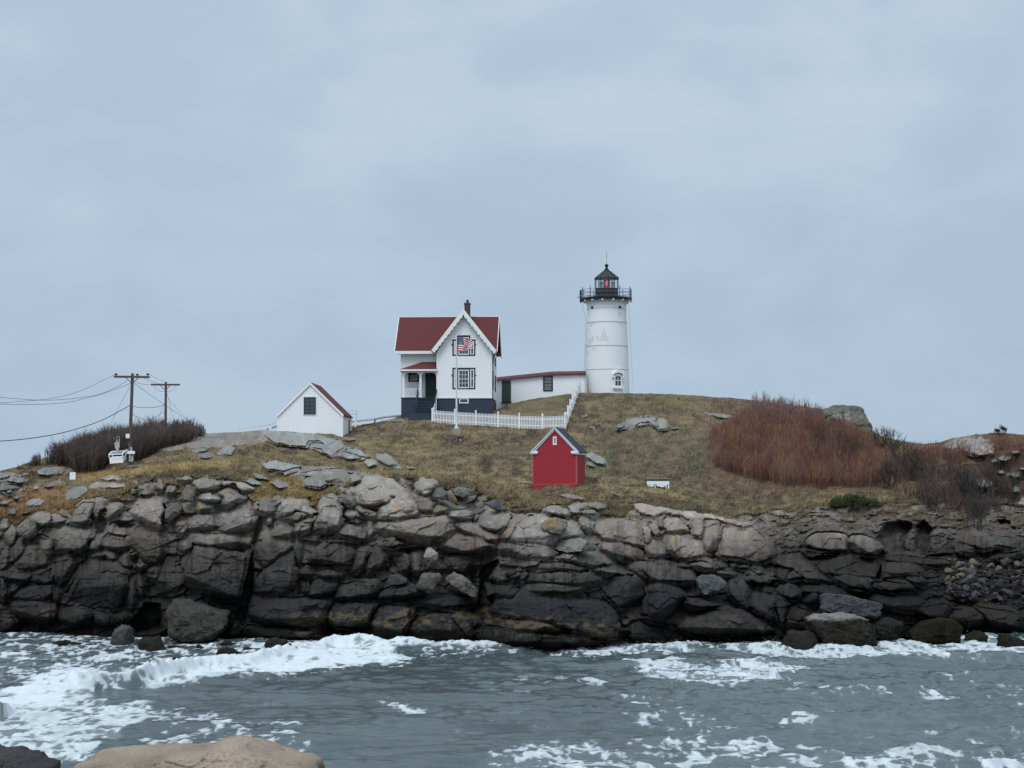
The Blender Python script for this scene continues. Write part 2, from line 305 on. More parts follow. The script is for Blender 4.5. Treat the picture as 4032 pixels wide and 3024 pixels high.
BLK = """
A .5 .5 1.05n|0,820 130,820 128,870 60,990 0,1040
A .6 .3 1.05n|140,860 190,880 210,930 205,1000 170,1140 110,1200 0,1200 20,1080 70,1000
A .8 .3 .95n|320,830 440,770 600,760 640,800 630,870 500,960 460,955 440,870
A .3 .4 .9n|640,790 700,760 860,780 850,860 720,890 650,880
A 1.6 .5 1.15n|1050,610 1180,620 1140,760 1080,900 1040,915 860,885 900,800 960,680
A 1.0 .1 .8n|1180,620 1300,600 1310,700 1240,740 1160,920 1080,905 1140,760
A 1.3 .4 1.0n|700,960 800,890 860,885 1160,950 1130,1050 1060,1180 1000,1230 690,1230 680,1020
A .9 .3 1.05n|1380,620 1450,590 1570,630 1580,690 1540,720 1480,740 1340,850 1320,790 1350,700
A .9 .2 .9p|1660,640 1740,570 1900,580 2010,620 2040,700 2000,860 2000,990 1780,990 1740,830 1560,730 1650,700
B .8 .1 .85p|1500,90 1740,-40 2000,-30 2010,250 1960,380 1800,400 1700,260
A .5 .5 1.05n|1110,400 1200,365 1400,375 1560,400 1560,460 1400,450 1300,470 1110,460
A .5 .5 .95g|810,520 900,430 1000,420 1100,450 1090,500 960,590 800,600
A .5 .5 1.15g|310,640 400,580 490,570 560,610 520,670 400,700 330,690
A .6 .5 1.2g|450,240 540,190 700,170 850,200 880,250 800,290 600,300 480,280
A .4 .4 1.1g|260,280 300,255 360,260 360,300 290,305
A .4 .5 1.0g|0,260 150,270 160,300 90,330 0,340
A .6 .5 1.0g|80,330 180,290 340,310 350,370 280,400 100,390
A .5 .3 .8g|0,350 90,340 100,400 280,405 280,460 60,490 0,480
A .6 .2 .85g|60,490 180,430 190,440 160,510 90,560 50,530
A .5 .4 1.1g|400,450 450,410 500,420 490,460 430,480
A .5 .2 .7n|500,450 560,410 740,320 760,370 720,420 560,460
A .5 .4 1.0g|160,580 220,540 260,560 220,600
A .5 .4 .95g|0,620 100,590 140,600 80,680 0,690
A .5 .3 .75n|60,740 100,690 200,700 200,780 120,800 70,790
A .4 .5 1.15n|1200,330 1380,280 1520,310 1480,360 1300,360
A .6 .3 .95n|1720,420 1840,400 1860,460 1870,560 1780,540
A .6 .3 1n|1620,480 1700,430 1720,500 1640,520
A .5 .3 1.1n|1660,340 1720,350 1730,420 1680,420
B .5 .3 1.1n|0,130 130,140 100,380 60,440 0,470
B .5 .2 1.0n|210,0 290,100 280,200 240,300 130,360 120,290 190,100
B .6 .5 .95n|320,100 440,150 520,200 620,280 560,400 420,450 150,460 130,440 280,280
B .9 .6 .95n|20,490 100,470 400,460 410,530 370,600 300,610 180,580 20,540
B .7 .3 .85n|430,480 480,430 640,420 620,600 540,630 410,600
B .6 .2 1.0n|640,440 660,390 730,490 640,600
B .8 .2 .85n|680,500 780,320 890,200 930,180 900,400 800,560 770,640 690,640
B .8 .3 .85n|160,800 330,620 650,630 640,750 560,850 430,840
B 1.2 .0 .95n|150,840 430,850 650,870 640,960 600,1110 210,1050 190,960 160,900
B .5 .1 .8n|680,660 760,660 720,850 690,850
B 1.2 .35 .95n|830,900 900,640 1000,420 1060,380 1200,330 1320,330 1480,420 1560,460 1560,600 1480,960 1280,940
B 1.3 .0 .9n|780,900 1060,940 1160,970 1180,1100 1100,1180 900,1130 750,1080
B 1.4 .0 1.2o|1170,960 1370,970 1390,1110 1280,1190 1150,1160 1200,1080
B .7 .0 .9n|1600,520 1700,510 1700,700 1650,960 1540,980 1590,700
B .5 .1 .9n|1700,420 1760,540 1800,640 1760,760 1700,830 1710,600
B .6 .1 1.0o|1480,1000 1560,970 1600,1040 1520,1120 1460,1080
B 1.0 .1 1.05n|0,560 90,580 105,760 60,850 0,890
B .6 .1 1.05n|110,600 240,620 260,640 140,780 110,700
B 1.2 .0 1.0o|0,1040 150,1050 190,1080 190,1200 0,1220
B .8 .2 .9n|1090,120 1170,40 1270,60 1270,140 1200,230 1130,250
B .9 .4 1.0n|1250,170 1400,60 1560,90 1620,150 1500,200 1440,240 1340,190 1260,190
B .9 .5 1.0n|1150,300 1340,200 1450,240 1440,320 1390,340 1320,280 1180,320
B .8 .2 .9n|1460,260 1580,230 1600,400 1580,440 1500,400 1450,330
B .9 .3 1.0n|1610,230 1690,230 1690,290 1620,290
B .7 .4 1.0n|1680,350 1810,390 1740,450 1680,420
B .6 .2 .9n|1800,430 2000,410 1950,560 1820,580
C .6 .5 .9n|500,260 600,200 760,195 870,220 860,290 820,350 700,340 580,340
C .7 .6 1.15n|870,220 960,215 1200,270 1280,310 1270,360 1180,380 1130,390 1050,300 1030,250 880,300
C 1.0 .5 1.0n|820,390 920,310 1020,255 1060,310 1100,380 1160,440 1060,480 900,550 830,540 880,440
C .9 .3 1.15g|610,400 640,360 730,380 760,430 870,420 880,480 820,540 620,490
C .7 .3 .9n|570,520 620,500 800,560 720,600 580,610
C .9 .2 .9n|500,640 590,630 790,640 780,870 480,850 470,800
C 1.0 .3 1.0n|800,640 1010,560 1100,540 1230,580 1240,720 1200,870 1060,890 790,870
C .7 .2 .85n|250,780 340,700 450,750 460,850 380,890 280,890
C .5 .3 .9n|60,220 130,200 150,280 130,350 40,360
C .5 .4 1.0n|150,290 200,260 300,290 310,320 270,400 150,370
C .6 .6 1.1n|280,200 370,180 450,215 420,230 330,215 290,230
C 1.2 .3 1.05n|390,1000 470,880 600,870 1230,910 1250,960 1180,1140 900,1090 500,1010 480,1090 400,1100
D 1.9 .15 1.1n|500,0 960,100 1190,150 1160,300 1080,660 1060,720 870,710 580,720 340,620 370,400 450,170
C .6 .3 .8n|1320,470 1350,440 1590,460 1560,620 1480,640 1320,620
C 1.0 .6 1.25n|1560,620 1630,470 1700,440 1860,460 1960,570 2030,580 1990,680 1930,640 1800,600 1560,680 1540,690
C .7 -.3 .85n|1540,700 1830,610 1920,650 1800,750 1700,710
C .4 .2 .9n|1420,680 1490,680 1490,780 1430,800
C .8 .2 .85n|1480,890 1730,740 1770,800 1760,930 1650,950 1480,930
C 1.0 .4 1.1n|1790,790 1900,690 2010,720 1960,830 1850,910 1770,920
D 1.0 .2 .9n|1270,70 1400,-10 1480,-40 1680,-20 1760,30 1600,130 1390,300 1320,230
D 1.15 .15 1.0b|1770,40 1780,100 1740,420 1720,520 1640,620 1270,620 1260,480 1390,400 1440,330 1620,160
D .6 0 .8n|1790,0 1880,0 1850,280 1750,330 1740,100
D 1.6 .1 .9n|1260,640 1560,630 2200,690 2160,800 2080,960 1990,1080 1560,1020 1220,900
D 1.1 .3 .8n|1180,1000 1500,1020 2000,1090 2150,1180 1700,1190 1100,1150
D 1.0 .1 .9b|920,1080 1000,980 1150,1000 1160,1040 1080,1160 950,1160
D .5 .2 .85n|60,450 130,290 230,230 360,240 390,330 370,600 240,700 90,760 60,600
N .8 .9 1.1g|-60,830 100,820 420,815 620,850 870,915 960,940 1040,1030 940,1090 900,1110 700,960 560,950 510,1030 350,1010 140,990 0,920
N 1.0 .7 1.1g|520,1000 560,950 690,945 870,1050 940,1060 930,1110 860,1170 740,1110 710,1070 560,1050
N 1.2 .6 1.1g|970,1100 1010,1080 1200,1140 1230,1180 1250,1200 1080,1200 980,1160
N .9 .8 1.15g|980,1060 1120,1030 1240,1060 1330,1160 1290,1190 1200,1150 1060,1090
N 1 .6 1.15g|1260,1210 1300,1180 1400,1190 1520,1290 1470,1300 1330,1300
N 1 .6 1.15g|1400,1110 1540,1110 1640,1150 1780,1320 1640,1310 1440,1200
N .8 .5 .95p|960,930 1040,895 1150,910 1200,970 1110,980
N .6 .8 1.25g|1810,1270 2000,1310 1850,1335
N .5 .5 .9g|1760,1130 1820,1110 1810,1150
N .7 .8 1.2g|-100,1210 0,1205 200,1210 500,1270 370,1300 220,1360 100,1350 0,1320
N .8 .8 1.15n|230,1400 380,1300 600,1280 900,1290 1050,1330 1100,1420 1090,1500 930,1520 700,1500 560,1420 440,1410
N 1.0 .3 1.0g|440,1420 560,1400 720,1450 830,1500 700,1580 500,1540
N .7 .5 1.1g|40,1500 140,1460 280,1500 300,1560 180,1590
N .6 .6 1.1g|-250,1330 -60,1390 60,1450 20,1470 -140,1440
N .6 .6 1.1g|-330,1470 -200,1440 -80,1480 -60,1530 -180,1530
E .8 .6 1.1n|490,60 560,60 650,100 680,160 640,180 540,180
E 1.2 .6 1.15n|640,100 700,90 1020,125 1170,250 1200,310 1280,420 1310,530 1280,570 1080,600 880,600 870,480 1030,350 600,440 580,340 510,260 540,200 650,190
E 1.5 .4 1.15p|600,430 640,300 760,270 1000,260 1030,350 980,410 850,470 740,460
E 1.0 .1 1.0n|580,460 740,465 850,490 850,590 720,600 640,540
E 1.3 .4 1.15n|890,480 1030,370 1200,330 1300,520 1080,600 880,590
E 1.5 .5 1.1n|150,400 180,340 220,325 330,370 420,450 430,560 400,700 270,740 190,740 60,750 100,640 150,550
E 1.0 .8 1.3n|430,450 470,460 640,540 660,590 600,570 440,610
E .5 -.2 .8n|440,620 600,580 660,600 650,660 440,650
E 1.1 .5 1.0n|400,740 430,680 520,650 680,690 740,790 700,840 600,840 390,780
E .5 .1 .9n|720,610 810,620 830,740 750,850 740,780 700,690
E 1.4 .2 1.05p|840,610 980,620 1080,640 1250,590 1660,540 1700,630 1720,730 1610,800 1500,860 1460,920 1150,910 1000,870 840,840
E 1.0 -.2 .7n|880,860 930,840 1050,870 1150,920 1020,935 900,910
E 1.0 .3 1.05n|1680,510 1740,490 1900,500 1960,530 1930,620 1780,640 1700,570
E .7 .1 .8n|1960,540 2040,540 1980,650 1940,640
G 1.2 .4 1.1n|95,420 170,280 250,275 400,290 530,300 555,330 480,450 350,570 240,530 130,460
E 1.3 .4 1.05n|1720,650 1850,630 1960,660 2080,740 2200,790 2229,820 2229,895 2150,880 2050,830 1890,760 1740,720
E 1.7 .3 1.05p|1610,860 1730,770 1800,750 1920,790 2100,880 2240,940 2260,990 2240,1050 2180,1060 2010,1030 1800,980 1650,950 1600,920
E .9 .6 1.25n|1270,190 1340,110 1500,130 1570,180 1520,230 1440,330 1390,340 1280,280
E .7 .3 1n|1500,440 1600,430 1690,480 1600,530 1500,540
E .6 .2 .75n|1230,310 1330,310 1430,350 1490,420 1480,530 1320,540 1300,430
E .5 .3 .85n|180,810 400,820 640,870 650,900 240,870
E .5 .3 .85n|80,820 170,820 180,870 90,870
F 1.2 .2 .9n|230,-10 450,-20 560,0 610,60 570,120 520,250 340,240 20,250 100,120
F .9 .1 .9n|540,230 640,40 720,0 740,20 690,220 690,370 500,390
F .7 .1 .75n|730,20 870,20 940,110 900,260 850,410 700,380 700,220
F .9 .4 .9n|130,290 340,240 480,250 430,380 250,380 140,340
F .8 .3 .9n|0,250 100,260 150,350 0,370
F 1.0 .2 .85n|60,480 120,430 240,420 410,410 400,480 370,600 50,590
F .8 .2 .85n|0,400 100,420 50,480 40,590 0,600
F 1.2 .1 .9n|450,400 860,430 840,640 390,610
F 1.35 .2 .95n|880,440 960,450 1110,460 1200,460 1350,530 1360,560 1300,640 1100,650 840,640
F 1.2 .15 .9n|1370,510 1780,560 1960,590 1990,650 1960,720 1800,720 1560,700 1330,650
F 1.8 .1 .9n|250,830 320,620 830,660 760,830 760,1000 600,1000 380,960
F 2.0 .1 .95n|850,660 1250,700 1220,880 1160,970 1150,1080 800,1130 750,900 790,760
F 1.9 .1 .95b|1270,700 1660,760 1990,850 2020,880 1960,960 1960,1080 1500,1130 1160,1080 1220,880
F .9 .2 .9n|1030,80 1210,130 1230,180 1230,310 1130,280 1080,180
F 1.0 .2 1.15n|1240,110 1270,75 1310,110 1370,200 1340,290 1260,320 1240,260
F .9 .3 .95n|1570,90 1760,80 1900,100 2000,130 2090,190 2060,240 1900,250 1850,340 1720,290 1650,150
F .5 .1 .8n|1430,190 1520,150 1600,270 1560,300 1440,270
G .9 .3 1.0n|380,630 420,560 560,360 640,310 740,330 600,480 550,580 530,640
G 1.2 .8 1.15n|540,640 620,500 780,320 930,280 1120,310 1400,360 1470,440 1500,520 1480,600 1240,620 1150,670 1120,740 900,690 700,680
G 1.3 .2 1.0n|390,650 540,660 720,700 1100,750 1270,810 1080,890 830,890 640,910 420,870
G .8 .3 .9n|420,900 560,920 640,980 580,1010 470,1010 380,960
G .9 .3 .95n|650,960 760,900 940,920 880,1000 690,1010
G 1.4 .4 1.1n|1140,880 1300,820 1500,830 1740,890 1880,940 2000,1020 1960,1030 1700,1000 1560,950 1340,910
G 1.2 .3 1.0n|900,1000 950,930 1160,920 1360,940 1560,990 1600,1060 1560,1080 1280,1040 1000,1010
G .9 .6 1.15n|930,240 1060,160 1180,150 1290,190 1390,340 1300,330 1120,290
G .6 .6 1.1n|1300,180 1440,120 1560,130 1600,190 1480,230 1480,300 1390,320
G .6 .5 1.05n|1580,130 1700,120 1840,170 1800,260 1720,260 1690,220 1600,190
G .8 .2 .95n|1420,360 1480,270 1600,320 1640,430 1600,540 1540,560 1500,480
G .7 .4 1.1n|1490,240 1560,210 1680,230 1700,290 1620,310 1500,270
I 1.1 .4 1.15p|-234,316 -160,279 0,290 150,320 340,350 380,440 385,500 430,600 445,690 300,660 150,620 0,600 -85,585 -160,520 -215,410
I 1.2 .3 1.15p|-150,600 0,610 150,630 445,710 450,850 300,850 100,800 0,760 -100,700
I .9 .2 .95p|390,420 420,370 460,360 560,470 540,600 500,650 440,640
I 1.1 .3 1.1p|470,370 540,420 620,490 660,580 560,550
I 1.0 .3 1.0p|460,690 540,570 620,620 690,720 680,790 600,820 480,830
I .4 .1 .85p|590,300 700,270 780,260 680,320 660,420 640,500 600,450
I 1.1 .3 1.05p|670,340 760,290 860,290 930,370 990,440 1010,530 900,540 860,520 670,490
I 1.3 .3 1.1p|690,540 750,510 900,560 1090,580 1150,650 1190,740 1160,790 1000,830 830,830 800,760
I 1.2 .2 1.05p|1000,350 1080,325 1160,340 1170,430 1130,600 1080,540 1020,540 1040,450
I 1.4 .1 .95p|1190,350 1330,340 1370,380 1370,600 1340,760 1290,780 1190,740 1140,600
I 1.7 .6 1.05p|1390,400 1460,380 1640,440 1780,420 1900,520 1990,640 2040,760 2020,830 1880,880 1780,880 1650,830 1380,790 1350,740 1380,600
I .5 1 1.25p|230,130 400,125 600,160 800,210 1000,230 1300,280 1600,350 1800,400 1880,470 1780,430 1500,390 1340,330 1160,320 1000,330 900,280 700,250 560,300 400,260
I 1.6 .3 1.05n|200,900 380,860 560,880 800,930 950,970 1020,1040 1030,1090 900,1130 700,1110 420,1080 300,1000
I 1.3 .4 1.15n|1000,880 1090,820 1200,850 1330,930 1310,960 1180,950
I .9 .2 .95n|750,840 880,860 1000,940 1020,990 900,930 750,900
I .8 .3 1.0n|1270,850 1360,840 1450,930 1400,950
I .9 .4 1.0n|1340,950 1440,970 1570,1030 1480,1040 1360,1000
I .7 .2 .9n|1590,870 1700,880 1780,900 1700,970 1600,960
I .7 .2 .9n|1460,830 1590,860 1590,950 1480,930
I 1.0 .5 1.1n|1700,990 1780,930 1880,980 1980,1030 2100,1100 2060,1130 1900,1080 1750,1040
H .9 .2 1.0n|220,220 270,140 330,120 430,115 410,200 450,270 340,280 220,250
H .9 .2 1.0n|420,190 450,130 600,115 590,240 580,260 460,270
H .9 .2 1.0n|600,210 620,140 720,135 650,250 600,260
H 1.4 .3 1.05n|670,240 740,150 900,135 1100,150 1540,200 1530,260 1320,300 1100,300 900,290 700,270
H 1.5 .0 1.05n|640,300 680,270 860,290 1110,310 1340,320 1250,380 1100,400 880,420 700,390 650,350
H .7 .1 .85n|170,280 380,300 590,280 580,370 500,470 420,470 300,420 200,440
H 1.6 -.2 .95b|1550,220 1700,180 1880,200 2000,260 2040,400 2030,450 1940,540 1860,600 1700,570 1560,420 1520,330
H 1.0 .6 1.2n|1400,110 1500,100 1700,140 1900,180 1960,220 1800,190 1600,160 1450,150
H 1.5 .1 .9b|300,480 500,490 620,400 760,420 1000,440 1300,530 1560,560 1640,620 1680,720 1700,830 1640,940 1500,900 1200,830 900,750 600,690 250,640 210,600
H 1.7 .1 .9o|220,640 600,700 900,760 1200,830 1200,900 1000,900 700,850 300,800 100,780
H 1.5 .4 .8n|50,800 300,820 700,860 1150,910 1220,890 1560,940 1720,980 1700,1010 1300,1040 900,1070 600,1030 300,970 60,920
H .9 .1 .95n|1720,690 1760,670 1900,690 1900,710 1780,820 1740,790
H 1.2 .1 1.0n|1900,710 2212,790 2230,990 1890,1000 1790,960 1780,830
H 1.1 .3 1.1o|1960,650 2000,640 2212,680 2212,770 2000,690
J 1.5 -.1 .9b|0,360 120,320 260,340 440,430 430,480 350,590 220,790 0,700
J 1.0 .2 .95n|460,430 600,430 700,490 880,550 760,580 540,560 450,540
J 1.6 .3 .95n|440,580 560,570 800,600 900,600 1100,660 1300,740 1430,820 1440,920 1280,980 900,990 560,900 390,830
J 1.2 .2 1.0n|1190,380 1340,390 1490,460 1480,560 1450,730 1280,690 1180,620
J 1.1 .1 .8n|1500,460 1560,480 1620,530 1600,740 1480,760 1480,600
J 1.0 .2 .8n|1630,550 1700,530 1920,620 1900,760 1860,830 1620,800 1610,680
J .9 .2 .95n|920,220 1100,240 1180,280 1180,560 1150,600 1000,480 920,340
J 1.3 .5 1.1n|1130,190 1180,160 1500,290 1460,310 1340,310 1190,250
J 1.0 .5 1.1n|1180,110 1260,110 1380,190 1340,210
J 1.0 .4 1.15n|1430,200 1520,250 1440,250
J .7 -.1 .85n|1190,270 1440,330 1440,420 1220,350
J 1.1 .3 .95n|1470,330 1700,360 1760,390 1740,480 1660,500 1480,380
J .8 1 1.15n|1470,20 1740,0 1840,30 1960,160 2150,260 2000,250 1840,240 1690,120 1500,60
J .6 .0 .8n|1460,60 1690,120 1620,200 1610,310 1530,300 1450,200
J .9 .2 1.0n|1690,125 1820,240 1620,260 1620,200
J .7 .0 .8n|1790,390 1960,370 1980,420 1960,540 1820,540
S 1.8 .5 1.7p|775,380 800,350 860,320 1000,315 1055,330 1060,360 1058,450 1030,465 900,445 780,415
S 1.9 .4 1.5n|1060,340 1100,325 1180,345 1270,385 1295,420 1290,490 1200,480 1055,460
S 1.6 .0 .95n|785,420 900,445 1050,470 1000,475 790,455
S 1.2 .2 .95n|800,480 840,470 1270,510 1280,520 1240,630 1200,620 940,600 880,580 830,520
S 1.6 .3 .95n|940,590 1000,580 1200,630 1210,700 1180,715 1080,690 980,640
S 1.0 .2 .95n|1300,520 1340,510 1520,545 1530,620 1400,620 1290,640
S .9 .2 .9n|1420,620 1500,605 1550,650 1540,670 1440,640
S 1.3 .3 .9n|1210,650 1290,640 1440,660 1500,720 1350,730 1220,700
S .8 .5 .85n|700,650 780,640 940,690 1110,740 1100,755 880,725 760,715
S 1.2 .3 .85n|1220,760 1210,710 1340,740 1560,790 1500,850 1420,840 1300,800
S 1.3 .2 .8o|1500,860 1560,810 1700,790 1740,830 1640,900 1540,920
S 1.3 .2 .85n|1740,830 1800,820 1940,870 1960,960 1800,950 1740,880
S 1.5 .5 .95b|1860,800 2000,820 2120,840 2212,890 2230,1000 1980,960 1950,880
S 1.0 .5 1.25n|1730,690 1860,710 1850,750 1810,760
S .9 .4 .9p|1785,340 1860,300 1920,310 1960,350 2000,420 1900,440 1890,410 1790,400
S .9 .1 1.05p|1790,410 1890,400 1900,440 1870,460 1800,450
S .9 .4 .95n|2015,370 2100,350 2200,370 2180,430 2020,420
S .9 .2 .9n|2010,450 2200,450 2212,530 2130,500 2010,500
S .7 .5 .9p|1300,470 1700,500 1800,570 1640,560 1500,530 1310,510
L .6 .8 1.15g|1340,280 1500,230 1700,240 1860,330 1850,450 1600,480 1440,400 1250,360
L .8 .5 1.08g|1880,485 1960,462 2060,468 2080,500 2010,540 1920,535
L .8 .5 1.08g|1815,505 1890,495 1925,570 1830,560
L .8 .5 1.08g|2000,680 2150,660 2190,720 2100,740
L .8 .5 1.08g|1630,760 1740,730 1850,790 1820,850 1680,860
L .8 .4 1.08g|2040,790 2180,840 2170,930 2050,910
L .8 .4 1.08g|2120,1090 2180,950 2260,950 2260,1110
L .8 .4 1.08g|1880,640 1960,630 2000,690 1920,690
L .8 .4 1.08g|2090,630 2212,600 2240,660
L .8 .5 1.08g|2030,400 2150,390 2180,450 2050,470
Q .5 .6 1.0g|100,205 200,205 330,230 330,250 220,245
O .8 .4 1.1g|1180,480 1280,430 1300,520 1200,530
O .8 .5 1.15g|1280,420 1400,385 1570,385 1640,440 1640,530 1540,460 1440,460 1380,510 1300,470
O .9 .3 1.15g|1600,410 1700,400 1745,440 1740,530 1650,530
O .5 .4 .85g|1750,500 1850,500 1880,520 1790,540
O .5 .5 1.0g|800,380 860,360 890,390 840,410
O .6 .6 1.25g|870,490 940,490 950,520 890,520
O .5 .6 1.15g|950,460 1040,460 1000,480
O .6 .6 1.15g|850,790 920,770 1050,840 1110,920 1040,930 960,900 860,840
O .6 .5 1.2g|850,870 920,880 980,940 960,950 850,920
O .4 .6 1.1n|540,1240 640,1220 760,1250 900,1290 850,1310 700,1290
O .4 .6 1.15n|1070,1190 1140,1200 1250,1260 1200,1260
O .4 .5 1.1n|95,1100 260,1095 270,1130 130,1115
R .6 .6 1.0g|1490,900 1600,840 1900,780 2050,748 2212,748 2212,790 2000,800 1820,850 1750,840
R .6 .5 1.1g|1850,910 2050,870 1990,930 1860,950
R .6 .5 1.1g|1910,960 2000,920 2080,960 2060,1000 1940,1000
R .6 .5 1.15g|2100,930 2212,850 2280,900 2240,970 2100,970
W .5 .9 1.0g|520,375 640,335 800,320 960,340 930,370 700,375
"""
REC = """
D -1.9|1150,420 1215,130 1262,40 1262,600 1215,760 1170,960 1120,1000 1000,960 1090,720
C -1.8|1235,930 1320,650 1400,690 1440,740 1330,960 1270,1090 1240,1050
B -1.5|985,430 1075,270 1140,290 1080,340 1000,420 900,640 840,760 800,740
A -1.6|1990,700 2040,640 2065,760 2050,880 2110,940 2110,1000 2005,1000
F -1.5|225,870 300,640 320,640 260,830 330,930 380,1010 230,1060
A -1.7|1380,860 1560,850 1700,900 1640,960 1480,950
A -1.4|1170,860 1260,760 1330,820 1360,900 1300,1030 1180,1040
B -2.6|1590,1100 1700,1000 1800,860 1990,860 2040,1000 2040,1200 1700,1250 1620,1130
F -2.4|2000,600 2050,250 2212,150 2212,700 2060,900 1990,700
F -2.2|1050,40 1400,0 1400,60 1300,80 1240,90 1210,120
F -1.0|960,150 1020,60 1100,260 1000,300
S -3.6|1240,360 1300,260 1400,240 1480,260 1500,300 1440,380 1440,460 1300,450
S -3.6|1490,280 1560,240 1620,300 1600,420 1560,470 1500,440
S -2.8|1560,470 1700,460 1700,490 1560,490
S -2.8|1250,530 1285,530 1275,635 1235,635
L -3|1880,1230 1980,1220 2060,1250 2050,1300 1930,1300
G -2.2|170,960 380,880 420,940 260,1150 100,1157
C -.9|1330,660 1420,660 1560,700 1480,850 1330,860
C -.9|120,520 170,500 240,780 210,860 110,860
"""
def parse(txt):
    out = []
    for ln in txt.strip().splitlines():
        hd, pt = ln.split('|'); hd = hd.split(); pts = [tuple(float(q) for q in p.split(',')) for p in pt.split()]
        out.append((hd, poly(hd[0], pts)))
    return out
def build_land():
    xs = np.arange(-350, 4451, 3.0); NC = len(xs)
    yk = itp(KX, xs)+3.0*(fbm(xs/60, xs*0, 3, 3)-.5)*2+1.6*(vnoise(xs/13, xs*0, 5)-.5)
    yw = itp(WX, xs); NR = 340
    r = np.linspace(0, 1, NR)[:, None]
    py = yk[None]+(yw[None]+70-yk[None])*r; px = np.broadcast_to(xs[None], py.shape).copy()
    Y = baseY(px, py)
    yc = np.broadcast_to(itp(LX, xs)[None], py.shape)
    # warp so the traced joints wander like real ones
    wx = px+5*(fbm(px/30, py/30, 4, 21)-.5)*2; wy = py+5*(fbm(px/30, py/30, 4, 31)-.5)*2
    ragged = 46*(fbm(px/45, py/30, 4, 41)-.5)
    rockz = sstep(-7, 7, py-yc-ragged)                       # bare rock below the turf edge
    for crp, pts in (('N', [(-90,830),(420,812),(620,848),(880,912),(960,935),(1050,1030),(1240,1055),(1340,1165),(1250,1205),(1080,1200),(960,1150),(860,1170),(740,1115),(560,1055),(500,1035),(140,995),(0,960)]),
        ('N', [(-100,1210),(200,1205),(500,1268),(900,1285),(1060,1330),(1300,1380),(1640,1420),(1850,1660),(1000,1660),(950,1530),(830,1510),(700,1590),(480,1545),(440,1420),(230,1400),(210,1365),(0,1330)]),
        ('R', [(1480,905),(1600,838),(1900,770),(2050,735),(2700,730),(2700,800),(2500,850),(2300,870),(2000,905),(1830,900),(1600,925)]), ('A', [(-100,250),(150,262),(350,305),(350,380),(290,470),(100,560),(-100,600)]),
        ('O', [(1170,540),(1280,420),(1400,380),(1570,380),(1745,430),(1745,535),(1640,535),(1540,470),(1400,500),(1300,535)]), ('L', [(1250,365),(1340,275),(1500,225),(1700,235),(1870,330),(1860,455),(1600,485)])):
        pg = poly(crp, pts); rockz = np.maximum(rockz, sstep(-4, 3, np.where(inpoly(wx, wy, pg), edgedist(wx, wy, pg), -edgedist(wx, wy, pg))))
    upz = (py < yc-8)
    # background joints
    right = sstep(2950, 3200, px)*sstep(1960, 2030, py)
    a = math.radians(7); ux = wx*math.cos(a)-wy*math.sin(a); uy = wx*math.sin(a)+wy*math.cos(a)
    f1, f2, c1, dx1, dy1 = voro(ux/74, uy/50, 51); qx = ux+26*(fbm(px/34, py/22, 3, 63)-.5)*2; qy = uy+16*(fbm(px/34, py/22, 3, 65)-.5)*2; g1, g2, c2, dx2, dy2 = voro(qx/36, qy/20, 61)
    j1, j2, c3, dx3, dy3 = voro(ux/150, uy/105, 71)
    bg = -.55+.45*c1+.35*(c1*7 % 1-.5)*dx1*2+.5*dy1*(.3+c1) - .35*np.exp(-((f2-f1)/.10)**2)
    small = -.6+.30*c2+.25*dy2-.10*np.exp(-((g2-g1)/.16)**2)+1.3*(fbm(px/46, py/15, 5, 67)-.5)
    mixs = np.clip(right+.35*(fbm(px/150, py/90, 2, 81) > .52), 0, 1); bg = bg*(1-mixs)+small*mixs
    bg = np.where(upz, .25+.5*bg, bg); rel = np.where(rockz > 0, bg, 0.0); own = np.zeros(px.shape, int); tint = .80+.35*(c1*13 % 1)
    tint = np.where(mixs > .5, .75+.5*(c2*13 % 1), tint); hue = np.zeros(px.shape, int)
    slabm = np.zeros(px.shape); recm = np.zeros(px.shape)
    HU = dict(n=0, g=1, p=2, b=3, o=4)
    pxf, pyf = wx, wy
    for hd, pg in parse(REC):
        x0, y0 = pg.min(0)-14; x1, y1 = pg.max(0)+14
        idx = np.nonzero((pxf > x0) & (pxf < x1) & (pyf > y0) & (pyf < y1))
        if not len(idx[0]): continue
        X = pxf[idx]; Yp = pyf[idx]; ins = inpoly(X, Yp, pg); ed = edgedist(X, Yp, pg)
        k = np.where(ins, np.clip(ed/14, 0, 1), 0); recm[idx] = np.maximum(recm[idx], k); rel[idx] = rel[idx]*(1-k)+(float(hd[1])+.3*(c2[idx]-.5))*k
    for bi, (hd, pg) in enumerate(parse(BLK)):
        d = float(hd[1])*(1.7 if hd[0] in 'SJ' else 1.25); ty = float(hd[2])+(.35 if hd[0] == 'S' else 0); tn = float(hd[3][:-1]); hu = HU[hd[3][-1]]
        cx, cy = pg.mean(0); ycc = float(itp(LX, cx)); up = cy < ycc-6
        q = random.Random(bi*7+3); tx = q.uniform(-.55, .55)
        x0, y0 = pg.min(0); x1, y1 = pg.max(0)
        idx = np.nonzero((pxf > x0-2) & (pxf < x1+2) & (pyf > y0-2) & (pyf < y1+2))
        if not len(idx[0]): continue
        X = pxf[idx]; Yp = pyf[idx]; ins = inpoly(X, Yp, pg); ed = edgedist(X, Yp, pg)
        hh = (y1-y0)/2; ww = (x1-x0)/2; R = min(9, .18*min(hh, ww)+2)
        e = np.clip(ed/R, 0, 1); prof = e**.7
        sc = 1.0+(.9 if up else 0)*min(1, (ycc-cy)/60)
        if up: e = np.clip(ed/(.62*min(hh, ww)+4), 0, 1); prof = np.sqrt(1-(1-e)**2)
        ef = q.uniform(.62, .92); v = d*ef-.08+(d*(1-ef)+.08)*prof
        v = v-ty*.55*np.clip((cy-Yp)/hh, -1, 1)-tx*np.clip((X-cx)/ww, -1, 1)
